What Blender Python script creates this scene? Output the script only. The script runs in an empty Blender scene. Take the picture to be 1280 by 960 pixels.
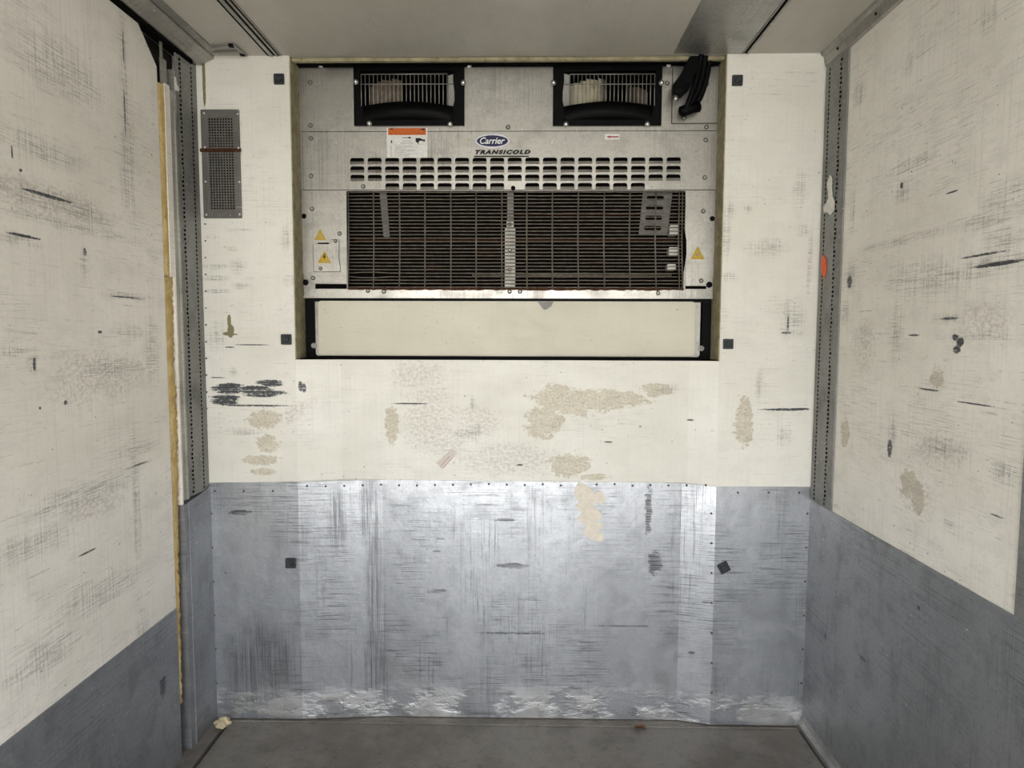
import bpy, bmesh, math, random
from mathutils import Vector, Matrix
from mathutils.geometry import tessellate_polygon

random.seed(7)
S = bpy.context.scene
COL = S.collection

# ------------------------------------------------------------------ camera
F_PX, PITCH, YAW, ROLL = 814.4, 0.0739, -0.0180, 0.0031
CAM = Vector((0.0663, -2.6176, 1.6109))
def cam_axes():
    cy, sy, cp, sp = math.cos(YAW), math.sin(YAW), math.cos(PITCH), math.sin(PITCH)
    f = Vector((sy*cp, cy*cp, -sp)); r = Vector((cy, -sy, 0)); u = r.cross(f)
    cr, sr = math.cos(ROLL), math.sin(ROLL)
    return cr*r+sr*u, -sr*r+cr*u, f
AX, AU, AF = cam_axes()
cd = bpy.data.cameras.new('camera'); cam = bpy.data.objects.new('camera', cd); COL.objects.link(cam)
cd.sensor_fit = 'HORIZONTAL'; cd.sensor_width = 36; cd.lens = F_PX/1280*36
cd.clip_start = 0.01; cd.clip_end = 200
m3 = Matrix((AX, AU, -AF)).transposed()
cam.matrix_world = Matrix.Translation(CAM) @ m3.to_4x4()
S.camera = cam

# ------------------------------------------------------------------ light
S.view_settings.view_transform = 'Standard'; S.view_settings.look = 'None'
S.view_settings.gamma = 1; S.view_settings.use_curve_mapping = False
S.view_settings.exposure = 1.95
L_OPEN = -3.8                                   # the open rear end of the body
wd = bpy.data.worlds.new('World'); S.world = wd; wd.use_nodes = True
wt = wd.node_tree; wt.nodes.clear()
wo = wt.nodes.new('ShaderNodeOutputWorld'); wb = wt.nodes.new('ShaderNodeBackground')
wg = wt.nodes.new('ShaderNodeTexCoord'); wsx = wt.nodes.new('ShaderNodeSeparateXYZ'); wr = wt.nodes.new('ShaderNodeValToRGB')
wt.links.new(wg.outputs['Generated'], wsx.inputs[0]); wt.links.new(wsx.outputs['Z'], wr.inputs[0])
wr.color_ramp.elements[0].position = 0.0; wr.color_ramp.elements[0].color = (1.0, 0.97, 0.92, 1)
wr.color_ramp.elements[1].position = 0.5; wr.color_ramp.elements[1].color = (0.80, 0.88, 1.0, 1)
wt.links.new(wr.outputs[0], wb.inputs[0]); wb.inputs[1].default_value = 1.6
wt.links.new(wb.outputs[0], wo.inputs[0])
sd = bpy.data.lights.new('sun', 'SUN'); so = bpy.data.objects.new('sun', sd); COL.objects.link(so)
sd.energy = 4.0; sd.angle = 0.03; sd.color = (1, 0.93, 0.82)
so.rotation_euler = (math.radians(-28), math.radians(25), 0)      # high, from ahead of the truck: lights the yard behind it
so.location = (0, -9, 8)
pd = bpy.data.lights.new('opening_portal', 'AREA'); po = bpy.data.objects.new('opening_portal', pd); COL.objects.link(po)
pd.shape = 'RECTANGLE'; pd.size = 2.46; pd.size_y = 2.7; pd.cycles.is_portal = True
po.location = (0, L_OPEN, 1.35); po.rotation_euler = (math.radians(90), 0, 0)
S.cycles.max_bounces = 10; S.cycles.diffuse_bounces = 7; S.cycles.glossy_bounces = 5

# ------------------------------------------------------------------ measuring
def ray(px, py): return AX*((px-640)/F_PX) - AU*((py-480)/F_PX) + AF
def on_y(px, py, y=0.0): d = ray(px, py); p = CAM+d*((y-CAM.y)/d.y); return (p.x, p.z)
def on_x(px, py, x): d = ray(px, py); p = CAM+d*((x-CAM.x)/d.x); return (p.y, p.z)
def on_z(px, py, z): d = ray(px, py); p = CAM+d*((z-CAM.z)/d.z); return (p.x, p.y)

# ------------------------------------------------------------------ materials
class NT:
    def __init__(s, name):
        s.m = bpy.data.materials.new(name); s.m.use_nodes = True
        s.t = s.m.node_tree; s.t.nodes.clear()
        s.out = s.n('ShaderNodeOutputMaterial'); s.b = s.n('ShaderNodeBsdfPrincipled')
        s.t.links.new(s.b.outputs[0], s.out.inputs[0])
        s.pos = s.n('ShaderNodeNewGeometry').outputs['Position']
    def n(s, k): return s.t.nodes.new(k)
    def put(s, sock, v):
        if hasattr(v, 'is_output'): s.t.links.new(v, sock)
        elif isinstance(v, (tuple, list)) and len(v) == 3 and sock.type == 'RGBA': sock.default_value = (*v, 1)
        else: sock.default_value = v
    def math(s, op, a, b=0.0, clamp=False):
        k = s.n('ShaderNodeMath'); k.operation = op; k.use_clamp = clamp
        s.put(k.inputs[0], a); s.put(k.inputs[1], b); return k.outputs[0]
    def plane(s, axes):
        sp = s.n('ShaderNodeSeparateXYZ'); s.put(sp.inputs[0], s.pos)
        c = s.n('ShaderNodeCombineXYZ')
        for i, a in enumerate(axes): s.put(c.inputs[i], sp.outputs[a.upper()])
        return c.outputs[0]
    def mapping(s, v, loc=(0, 0, 0), rot=0.0, scale=(1, 1, 1), kind='POINT'):
        k = s.n('ShaderNodeMapping'); k.vector_type = kind
        s.put(k.inputs[0], v); k.inputs['Location'].default_value = loc
        k.inputs['Rotation'].default_value = (0, 0, rot); k.inputs['Scale'].default_value = scale
        return k.outputs[0]
    def noise(s, v, scale=(1, 1, 1), detail=3.0, rough=0.55, dist=0.0, loc=(0, 0, 0), rot=0.0):
        k = s.n('ShaderNodeTexNoise'); s.put(k.inputs['Vector'], s.mapping(v, loc, rot, scale))
        k.inputs['Scale'].default_value = 1.0; k.inputs['Detail'].default_value = detail
        k.inputs['Roughness'].default_value = rough; k.inputs['Distortion'].default_value = dist
        return k.outputs['Fac']
    def step(s, v, a, b, lo=0.0, hi=1.0):
        k = s.n('ShaderNodeMapRange'); k.interpolation_type = 'SMOOTHSTEP'
        s.put(k.inputs[0], v); k.inputs[1].default_value = a; k.inputs[2].default_value = b
        k.inputs[3].default_value = lo; k.inputs[4].default_value = hi; return k.outputs[0]
    def mix(s, f, a, b, mode='MIX'):
        k = s.n('ShaderNodeMix'); k.data_type = 'RGBA'; k.blend_type = mode
        s.put(k.inputs[0], f); s.put(k.inputs[6], a); s.put(k.inputs[7], b); return k.outputs[2]
    def blobs(s, v, items, wob, amp, soft=0.35):
        """1 inside any of the ellipses (u, v, ru, rv, rotation), with an edge torn by the noise wob."""
        d = None
        for (u, w, ru, rv, rot) in items:
            q = v
            if d is not None:                       # evaluate one after the other, so few values are held at a time
                g = s.n('ShaderNodeVectorMath'); g.operation = 'MULTIPLY_ADD'
                s.put(g.inputs[0], d); g.inputs[1].default_value = (1e-9,)*3; s.put(g.inputs[2], v); q = g.outputs[0]
            k = s.n('ShaderNodeVectorMath'); k.operation = 'LENGTH'
            s.put(k.inputs[0], s.mapping(q, (u, w, 0), rot, (ru, rv, 1), 'TEXTURE'))
            d = k.outputs['Value'] if d is None else s.math('MINIMUM', d, k.outputs['Value'])
        e = s.math('ADD', d, s.math('MULTIPLY', s.math('SUBTRACT', wob, 0.5), amp))
        return s.step(e, 1.0+soft*0.5, 1.0-soft*0.5)
    def bump(s, h, strength, dist=0.005):
        k = s.n('ShaderNodeBump'); k.inputs['Strength'].default_value = strength; k.inputs['Distance'].default_value = dist
        s.put(k.inputs['Height'], h); s.put(s.b.inputs['Normal'], k.outputs[0])
    def set(s, **kw):
        for a, v in kw.items():
            s.put(s.b.inputs[{'col': 'Base Color', 'rough': 'Roughness', 'metal': 'Metallic', 'spec': 'Specular IOR Level',
                              'aniso': 'Anisotropic', 'coat': 'Coat Weight', 'sub': 'Subsurface Weight'}[a]], v)
        return s.m

def plain(name, col, rough=0.5, metal=0.0, spec=0.5, vary=0.12, scale=30.0, grime=None):
    """One-colour material with a little uneven wear."""
    t = NT(name)
    w = t.noise(t.pos, (scale,)*3, 4)
    c = t.mix(t.step(w, 0.3, 0.7), [x*(1-vary) for x in col], [min(1, x*(1+vary)) for x in col])
    if grime: c = t.mix(t.step(t.noise(t.pos, (scale*2.3,)*3, 5), 0.55, 0.7, 0, grime[1]), c, grime[0])
    return t.set(col=c, rough=rough, metal=metal, spec=spec)

def pxb(plane, items):
    """Stains measured on the photo, turned into metres on their wall: (px, py, rx, ry[, degrees])."""
    out = []
    for it in items:
        px, py, rx, ry = it[:4]; rot = it[4] if len(it) > 4 else 0
        if plane == 'back':
            a = on_y(px, py); s = abs(on_y(px+rx, py)[0]-a[0]); h = abs(on_y(px, py+ry)[1]-a[1])
        else:
            X = -1.23 if plane == 'left' else 1.23
            a = on_x(px, py, X); s = abs(on_x(px+rx, py, X)[0]-a[0]); h = abs(on_x(px, py+ry, X)[1]-a[1])
        out.append((a[0], a[1], max(s, .002), max(h, .002), math.radians(rot)))
    return out

def painted(name, axes, plane, base, dark=(), dirt=(), peel=(), olive=(), grey=(), seed=0.0, amount=1.0, tilt=0.0):
    """Off-white laminated panel: scuffed, scratched, stained, peeled."""
    t = NT(name); p = t.plane(axes)
    big = t.noise(p, (1.3, 1.7, 1), 5, .6, loc=(seed, seed*2, 0))
    mid = t.noise(p, (9, 14, 1), 6, .65, loc=(seed*3, seed, 0))
    fine = t.noise(p, (70, 90, 1), 4, .7)
    wob = t.math('ADD', t.math('MULTIPLY', t.noise(p, (38, 48, 1), 6, .75), .55), t.math('MULTIPLY', t.noise(p, (13, 17, 1), 3, .6), .45))
    rag = t.math('ADD', t.math('MULTIPLY', t.noise(p, (105, 150, 1), 5, .75, loc=(seed, 9, 0)), .6), t.math('MULTIPLY', wob, .4))
    streak = t.noise(p, (9, 240, 1), 6, .72, 0.2, rot=tilt)
    streak2 = t.noise(p, (3.2, 120, 1), 6, .75, 0.3, loc=(seed, 3, 0), rot=-tilt)
    vert = t.noise(p, (150, 2.6, 1), 5, .65, 0.1, loc=(seed, 0, 0))
    c = t.mix(t.step(big, .35, .66), base, [x*k for x, k in zip(base, (.885, .88, .855))])
    c = t.mix(t.step(mid, .46, .72, 0, .50*amount), c, [x*.76 for x in base])
    c = t.mix(t.step(vert, .50, .72, 0, .42*amount), c, [x*.66 for x in base])
    c = t.mix(t.step(fine, .50, .72, 0, .35*amount), c, [x*.70 for x in base])
    # handling scratches, gathered in patches
    patch = t.step(t.noise(p, (2.1, 3.4, 1), 4, .65, loc=(seed*2, 5, 0)), .44, .62)
    sc = t.math('MULTIPLY', t.step(streak, .50, .66), patch)
    c = t.mix(t.math('MULTIPLY', sc, .60*amount), c, [x*.42 for x in base])
    sc2 = t.math('MULTIPLY', t.step(streak2, .565, .65), t.step(wob, .47, .58))
    c = t.mix(t.math('MULTIPLY', sc2, .55*amount), c, (.17, .16, .145))
    # specks and chips
    c = t.mix(t.math('MULTIPLY', t.step(t.noise(p, (60, 80, 1), 3, .6, loc=(7, seed, 0)), .66, .70), t.math('MULTIPLY', patch, .75)), c, (.13, .122, .105))
    c = t.mix(t.step(t.noise(p, (48, 62, 1), 2, .5, loc=(17, seed, 0)), .745, .77, 0, .8), c, (.09, .085, .075))
    if peel:
        mk = t.blobs(p, peel, t.math('ADD', t.math('MULTIPLY', wob, .7), t.math('MULTIPLY', rag, .3)), 3.4, .16)
        pc = t.mix(t.step(rag, .40, .58), (.40, .355, .26), (.64, .59, .47))
        pc = t.mix(t.step(t.noise(p, (30, 90, 1), 5, .7), .52, .68, 0, .7), pc, (.27, .24, .18))
        c = t.mix(t.math('MULTIPLY', mk, .82), c, pc)
    if grey:
        mk = t.blobs(p, grey, wob, 3.5, .9)
        c = t.mix(t.math('MULTIPLY', t.math('MULTIPLY', mk, t.step(fine, .40, .60)), .55), c, (.47, .43, .38))
    if dirt:
        mk = t.blobs(p, dirt, wob, 4.2, 1.4)
        mk = t.math('MULTIPLY', mk, t.step(t.math('ADD', t.math('MULTIPLY', streak, .45), t.math('ADD', t.math('MULTIPLY', rag, .30), t.math('MULTIPLY', vert, .25))), .46, .57))
        c = t.mix(t.math('MULTIPLY', mk, .66), c, (.18, .168, .147))
    if dark:
        mk = t.blobs(p, dark, rag, 2.6, .3)
        mk = t.math('MULTIPLY', mk, t.step(t.math('ADD', t.math('MULTIPLY', streak2, .6), t.math('MULTIPLY', fine, .4)), .38, .50, .30, 1))
        c = t.mix(mk, c, (.045, .05, .056))
    if olive:
        c = t.mix(t.blobs(p, olive, wob, 1.6, .25), c, (.19, .17, .085))
    t.bump(t.math('ADD', mid, t.math('MULTIPLY', fine, .25)), .12, .004)
    return t.set(col=c, rough=t.step(mid, .3, .7, .38, .55), spec=.45)

def steel(name, axes, base, rough=.34, metal=.85, dark=.5, seed=0.0, dent=.25, low=None, bands=(), along=1.0, scuffs=(), cross=.9):
    """Worn sheet metal. low = height under which it is dented, with bright reflections painted in."""
    t = NT(name); p = t.plane(axes)
    big = t.noise(p, (1.6, 1.2, 1), 4, .6, loc=(seed, 1, 0))
    mid = t.noise(p, (10, 7, 1), 5, .65, loc=(seed*2, 3, 0))
    hs = t.noise(p, (5*along, 190, 1), 5, .7, .1, loc=(seed, 0, 0))
    vs = t.noise(p, (170, 3.0, 1), 5, .7, .1, loc=(0, seed, 0))
    fine = t.noise(p, (80, 80, 1), 4, .7)
    patch = t.step(t.noise(p, (3.2, 2.6, 1), 3, .6, loc=(seed*3, 2, 0)), .40, .62)
    vp = t.step(t.noise(p, (6.0, 1.1, 1), 3, .6, loc=(seed*5, 8, 0)), .46, .64)
    c = t.mix(t.step(big, .3, .7), [x*.88 for x in base], [min(1, x*1.08) for x in base])
    c = t.mix(t.step(mid, .45, .70, 0, .45), c, [x*.55 for x in base])
    c = t.mix(t.step(fine, .48, .70, 0, .40), c, [x*.55 for x in base])
    c = t.mix(t.math('MULTIPLY', t.math('MULTIPLY', t.step(hs, .49, .64), patch), dark), c, [x*.24 for x in base])
    c = t.mix(t.math('MULTIPLY', t.math('MULTIPLY', t.step(vs, .49, .65), vp), dark*cross), c, [x*.28 for x in base])
    c = t.mix(t.step(t.noise(p, (40, 90, 1), 3, .6, loc=(2, seed, 0)), .70, .74, 0, .85), c, [x*.10 for x in base])
    c = t.mix(t.step(t.noise(p, (26, 150, 1), 3, .6, loc=(4, seed, 0)), .66, .72, 0, .6), c, (.80, .81, .83))
    wob = t.noise(p, (34, 46, 1), 5, .7)
    if bands:
        mk = t.blobs(p, bands, wob, .8, 1.0)
        c = t.mix(t.math('MULTIPLY', t.math('MULTIPLY', mk, t.step(vs, .36, .6)), .75), c, [x*.30 for x in base])
    if scuffs:
        mk = t.blobs(p, scuffs, wob, 3.2, .5)
        c = t.mix(t.math('MULTIPLY', mk, t.step(hs, .38, .55, .2, .9)), c, [x*.16 for x in base])
    h = t.math('ADD', t.math('MULTIPLY', big, 1.3), t.math('MULTIPLY', mid, .5))
    r = t.math('ADD', t.step(mid, .3, .7, rough-.06, rough+.10), t.math('MULTIPLY', t.step(fine, .3, .7), .06))
    if low:
        sp = t.n('ShaderNodeSeparateXYZ'); t.put(sp.inputs[0], t.pos)
        g = t.step(t.math('ADD', sp.outputs['Z'], t.math('MULTIPLY', t.math('SUBTRACT', mid, .5), .10)), low, low*.35)
        g = t.math('MULTIPLY', g, t.step(t.noise(p, (5, 9, 1), 5, .65, loc=(3, 3, 0)), .42, .58))
        c = t.mix(t.math('MULTIPLY', g, .85), c, (.88, .88, .88))  # pale patches put reflections of the crumpled metal into the colour
        r = t.math('SUBTRACT', r, t.math('MULTIPLY', g, .04))
        d = t.noise(p, (9, 15, 1), 3, .5, .3)
        h = t.math('ADD', h, t.math('MULTIPLY', t.math('MULTIPLY', d, g), .9))
    t.bump(t.math('ADD', h, t.math('MULTIPLY', fine, .04)), dent, .012)
    return t.set(col=c, rough=r, metal=metal, spec=.5)

def brush(x0, y0, x1, y1, n, seed):
    random.seed(seed); out = []
    for i in range(n):
        w = random.uniform(.36, .56)*(x1-x0); out.append((random.uniform(x0+w*.8, x1-w*.8), y0+(y1-y0)*(i+.5)/n, w, random.uniform(.9, 1.5)*(y1-y0)/n))
    return out
DARK_B = pxb('back', brush(262, 481, 302, 491, 4, 1)+brush(264, 495, 297, 505, 4, 2)+brush(318, 476, 353, 482, 3, 3)+brush(300, 484, 352, 495, 4, 4)+
    [(256.5+i*.16, 280+i*21, 1.2, 1.2) for i in range(15)]+[(318,507,40,1.1),(375.5,483,3,6),(379.5,485,2.5,6),(981,512,29,1.6),(1000,511,14,1.1),
    (512,505.5,22,1.0),(985,404,1.2,9),(983,416,7,1.4),(287,434,6,.8),(315,431,20,.6),(272,472,10,.7),(865,526,4,1.2),(762,554,5,.9),(650,583,4,1)])
DIRT_B = pxb('back', [(270,333,14,3),(296,333,9,8),(267,348,14,3),(272,364,15,2.4),(300,357,9,3),(300,288,15,2.2),(265,296,8,2.5),(290,311,6,2.2),(357,297,5,14),
    (361,351,5,6),(292,465,5,4),(985,412,9,8),(912,262,6,9),(908,300,5,20),(912,345,8,6),(950,480,5,14),(980,545,8,12),(1012,330,3,30),(990,400,12,20),(580,543,14,4),
    (590,505,3,8),(595,540,6,10),(835,487,12,6),(303,540,18,4),(1005,288,8,6),(935,262,4,5),(960,310,20,10),(270,420,10,14),(1000,240,8,20),(640,375,30,6)])
PEEL_B = pxb('back', [(712,503,46,16,-6),(765,499,45,11,-4),(822,489,20,9),(680,528,24,20),(695,495,24,14),(712,583,26,15),(488,532,8,26),(330,524,20,12),(335,556,15,11),
    (326,575,24,6),(330,590,14,5),(930,530,11,28),(742,598,20,4)])
GREY_B = pxb('back', [(535,525,34,40),(560,555,26,14,30),(370,515,26,8,30),(640,575,60,18),(520,470,30,16),(600,530,30,20)])
OLIVE_B = pxb('back', [(255,103,2.0,34),(286.5,402,2.2,9),(288.5,414,4.2,9),(284,417,6,2.5),(292,418,6,1.2)])
DARK_R = pxb('right', [(1194,422,4,4),(1200,428,5,6),(1196,437,5,5),(1160,487,13,1.3),(1218,505,26,1.0),(1246,645,8,1.1),(1062,352,3,8),(1112,560,3,11),(1127,232,2,4),
    (1186,398,12,1.6),(1246,330,36,2.5),(1230,318,30,1.6),(1143,419,7,1.3),(1190,240,8,1.2)])
DIRT_R = pxb('right', [(1127,240,8,12),(1240,326,42,6),(1120,418,8,34),(1082,420,6,14),(1057,390,4,14),(1064,345,5,18),(1183,398,16,6),(1235,22,9,16),(1136,80,6,14),(1075,115,7,14),
    (1255,250,25,18),(1140,205,26,8),(1130,300,60,5),(1190,345,50,8),(1065,270,4,20),(1255,300,20,12),(1115,545,4,22),(1180,560,25,10),(1255,590,16,12),(1187,655,6,5),(1225,420,30,5),(1150,350,40,22),(1230,275,40,10)])
PEEL_R = pxb('right', [(1138,606,13,18),(1147,625,8,14),(1056,540,5,18),(1172,473,9,11)])
GREY_R = pxb('right', [(1080,430,14,30),(1172,475,11,16),(1170,560,30,22),(1145,620,22,24),(1230,400,30,22)])
DIRT_L = pxb('left', [(50,245,60,12),(100,265,40,10),(155,90,5,90),(160,190,8,70),(20,300,20,8),(60,190,40,14),(160,370,24,4),(100,285,60,6),(160,415,18,8),(105,330,4,20),(75,90,40,30),
    (175,560,20,6),(170,582,16,3),(40,450,6,14),(140,460,30,10),(190,440,8,40),(170,620,4,70),(100,620,60,12),(40,680,40,16),(130,740,40,20),(60,820,40,20),(178,780,6,18),(20,440,20,6)])
DARK_L = pxb('left', [(154,60,.7,22),(156,140,.8,30),(60,245,30,2.2),(26,213,2,2),(15,190,1,8),(106,315,2,5),(125,415,2.5,2),(43,455,2,8),(175,580,9,1.0),(50,510,1.6,2),(82,503,2,3),
    (160,372,18,1.2),(110,690,10,1.2),(30,295,20,2)])
GREY_L = pxb('left', [(60,250,70,22),(120,630,30,16),(125,470,50,30)])

WHITE = (.79, .772, .71)
M = {}
M['wall_back'] = painted('scuffed_white_panel', 'xz', 'back', WHITE, DARK_B, DIRT_B, PEEL_B, OLIVE_B, GREY_B, seed=1.0, amount=.55)
M['wall_right'] = painted('scuffed_white_side_panel', 'yz', 'right', (.85, .82, .755), DARK_R, DIRT_R, PEEL_R, (), GREY_R, seed=4.0, amount=1.05, tilt=.05)
M['wall_left'] = painted('scuffed_white_door_panel', 'yz', 'left', (.86, .825, .765), DARK_L, DIRT_L, (), (), GREY_L, seed=9.0, amount=.95, tilt=-.05)
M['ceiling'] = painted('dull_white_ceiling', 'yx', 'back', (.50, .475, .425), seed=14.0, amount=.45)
M['steel_back'] = steel('worn_steel_front', 'xz', (.51, .53, .565), .33, .85, .85, 2.0, .30, low=.17,
    bands=pxb('back', [(466,700,10,110),(470,830,14,70),(455,640,6,40),(330,830,40,50),(420,650,10,40)]),
    scuffs=pxb('back', [(545,742,11,2.5),(550,676,5,1.0),(545,692,6,1.2),(632,652,12,2),(640,710,20,3),(820,705,8,14),(812,640,4,30),(300,640,14,3),(865,818,4,1.5),(885,753,8,1.2),(640,795,40,1),(780,786,30,.8)]))
M['steel_side'] = steel('worn_steel_side', 'yz', (.37, .38, .39), .40, .75, .45, 6.0, .22, along=.6,
    scuffs=pxb('right', [(1080,823,4,2),(1033,796,1.2,3),(1150,760,1.5,3)]))
M['steel_left'] = steel('worn_steel_left', 'yz', (.33, .34, .36), .42, .72, .35, 11.0, .20, along=.6,
    scuffs=pxb('left', [(203,858,4,12)]))
M['post'] = steel('grey_post_metal', 'yz', (.27, .268, .255), .5, .45, .35, 3.0, .08)
M['ali'] = steel('dull_aluminium', 'yz', (.40, .385, .355), .42, .7, .4, 5.0, .10)
M['galv'] = steel('galvanised_ceiling_sheet', 'yx', (.44, .435, .42), .36, .8, .4, 8.0, .15)
M['unit'] = steel('brushed_stainless', 'zx', (.44, .425, .385), .34, .85, .45, 12.0, .12, along=.4, cross=.25)
M['unit_dull'] = steel('brushed_stainless_dull', 'zx', (.40, .385, .35), .42, .7, .35, 15.0, .10, along=.4, cross=.25)
M['black'] = plain('black_plastic', (.0016, .0016, .0018), .5, 0, .09, .3, 60)
M['black_rubber'] = plain('black_rubber', (.0018, .0018, .002), .55, 0, .10, .3, 90)
M['void'] = plain('dark_inside', (.004, .0034, .003), .9, 0, .05, .3, 20)
M['bolt'] = plain('bolt_metal', (.42, .41, .39), .38, .8, .5, .2, 200, ((.12, .09, .06), .5))
M['bright_bolt'] = plain('zinc_bolt', (.72, .72, .71), .3, .85, .5, .1, 200)
M['olive'] = plain('aged_foam_edge', (.30, .265, .165), .8, 0, .3, .22, 22, ((.12, .10, .05), .7))
M['beige'] = painted('beige_plastic_cover', 'xz', 'back', (.62, .59, .48), seed=21.0, amount=.22)
M['wire'] = plain('rusty_guard_wire', (.17, .148, .118), .5, .3, .4, .3, 40, ((.06, .028, .014), .65))
M['fan_wire'] = plain('zinc_guard_wire', (.27, .26, .24), .45, .4, .5, .2, 40)
M['fan_lit'] = plain('lit_blower_plastic', (.60, .55, .40), .6, 0, .3, .15, 40)  # lit vanes of the right wheel: the light is put into the colour
M['fan_brown'] = plain('brown_blower_blades', (.17, .135, .10), .7, 0, .3, .25, 40)
M['guide'] = plain('grey_air_guide', (.62, .60, .56), .45, .3, .5, .1, 30)
M['yellow'] = plain('warning_yellow', (.52, .34, .012), .5, 0, .4, .12, 90)
M['label_white'] = plain('label_white', (.70, .69, .66), .5, 0, .4, .06, 90)
M['label_grey'] = plain('label_grey_print', (.42, .42, .41), .6, 0, .3, .1, 90)
M['label_black'] = plain('label_black_print', (.006, .006, .007), .6, 0, .3, .1, 90)
M['orange'] = plain('warning_orange', (.50, .105, .008), .5, 0, .4, .12, 120)
M['red'] = plain('arrow_red', (.33, .012, .02), .5, 0, .4, .1, 120)
M['navy'] = plain('badge_navy', (.0025, .0035, .045), .35, 0, .5, .1, 120)
M['badge_rim'] = plain('badge_rim_silver', (.60, .59, .66), .4, .1, .5, .1, 120)
M['badge_white'] = plain('badge_lettering', (.82, .82, .84), .4, 0, .5, .05, 120)
M['anchor'] = plain('dark_grey_plastic', (.030, .034, .038), .5, 0, .3, .25, 150, ((.08, .08, .075), .4))
M['tape'] = plain('cream_paper_tape', (.72, .665, .57), .75, 0, .2, .06, 60, ((.60, .50, .42), .4))
M['faded_print'] = plain('faded_print', (.42, .27, .25), .7, 0, .2, .1, 60)
M['sticker'] = plain('faded_pink_sticker', (.62, .56, .51), .7, 0, .2, .08, 100)
M['film'] = plain('torn_clear_film', (.66, .64, .58), .3, 0, .5, .12, 60)
M['scrap_orange'] = plain('orange_plastic', (.75, .09, .015), .45, 0, .4, .15, 120)
M['leaf'] = plain('dry_leaf', (.20, .085, .04), .7, 0, .3, .3, 80)
M['mesh'] = plain('grille_metal', (.16, .153, .14), .5, .5, .4, .15, 60)
M['mesh_frame'] = steel('grille_frame_metal', 'xz', (.18, .17, .155), .5, .5, .4, 19.0, .06)
M['bracket'] = plain('dull_bracket_metal', (.17, .165, .155), .5, .3, .4, .2, 40)
M['strap'] = plain('dull_strap_metal', (.33, .315, .28), .5, .3, .4, .15, 40)
M['hollow'] = plain('brown_hollow', (.060, .052, .043), .8, 0, .2, .3, 15)  # even dark brown for the hollow behind the left panel
M['washer'] = plain('dark_washer', (.10, .09, .078), .5, .4, .4, .3, 150)
M['rust'] = plain('rust', (.055, .022, .011), .85, 0, .2, .4, 60)
M['lump'] = plain('foam_lump', (.50, .42, .27), .85, 0, .2, .25, 60)
M['yard'] = plain('yard_concrete', (.46, .44, .40), .9, 0, .2, .15, 1.5)
def foam_mat():
    t = NT('yellow_insulation_foam')
    a = t.noise(t.pos, (30, 30, 16), 5, .65); b = t.noise(t.pos, (70, 70, 45), 4, .7, .6)
    c = t.mix(t.step(a, .3, .7), (.50, .34, .12), (.66, .53, .27))
    c = t.mix(t.step(b, .60, .70, 0, .8), c, (.24, .13, .04))
    t.bump(b, .5, .01); return t.set(col=c, rough=.85, spec=.2)
M['foam'] = foam_mat()
def floor_mat():
    t = NT('worn_tread_plate'); p = t.plane('xy')
    big = t.noise(p, (2.2, 2.2, 1), 6, .65); mid = t.noise(p, (22, 22, 1), 5, .7)
    def hatch(rot):
        w = t.n('ShaderNodeTexWave'); w.wave_type = 'BANDS'; w.bands_direction = 'X'
        t.put(w.inputs['Vector'], t.mapping(p, rot=math.radians(rot))); w.inputs['Scale'].default_value = 36.0
        w.inputs['Distortion'].default_value = 0; return t.step(w.outputs['Fac'], .45, .8)
    ck = t.n('ShaderNodeTexChecker'); t.put(ck.inputs['Vector'], t.mapping(p, rot=math.radians(45))); ck.inputs['Scale'].default_value = 30.0
    k = t.n('ShaderNodeMix'); k.data_type = 'FLOAT'; t.put(k.inputs[0], ck.outputs['Fac']); t.put(k.inputs[2], hatch(45)); t.put(k.inputs[3], hatch(-45))
    tread = k.outputs[0]
    c = t.mix(t.step(big, .32, .68), (.135, .118, .098), (.205, .188, .165))
    c = t.mix(t.step(mid, .5, .72, 0, .6), c, (.085, .070, .052))
    c = t.mix(t.math('MULTIPLY', tread, t.step(big, .42, .60, .05, .5)), c, (.34, .32, .29))
    c = t.mix(t.step(t.noise(p, (50, 50, 1), 2), .73, .76, 0, .7), c, (.40, .38, .34))
    t.bump(t.math('ADD', t.math('MULTIPLY', tread, .5), mid), .35, .004)
    return t.set(col=c, rough=.55, metal=.25, spec=.4)
M['floor'] = floor_mat()
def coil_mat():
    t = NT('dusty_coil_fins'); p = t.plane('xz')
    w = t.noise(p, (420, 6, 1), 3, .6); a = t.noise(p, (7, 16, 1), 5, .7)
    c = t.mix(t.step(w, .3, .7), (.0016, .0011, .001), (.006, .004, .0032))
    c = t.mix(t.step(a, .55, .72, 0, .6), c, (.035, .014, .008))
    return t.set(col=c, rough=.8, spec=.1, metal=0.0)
M['coil'] = coil_mat()

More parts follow.
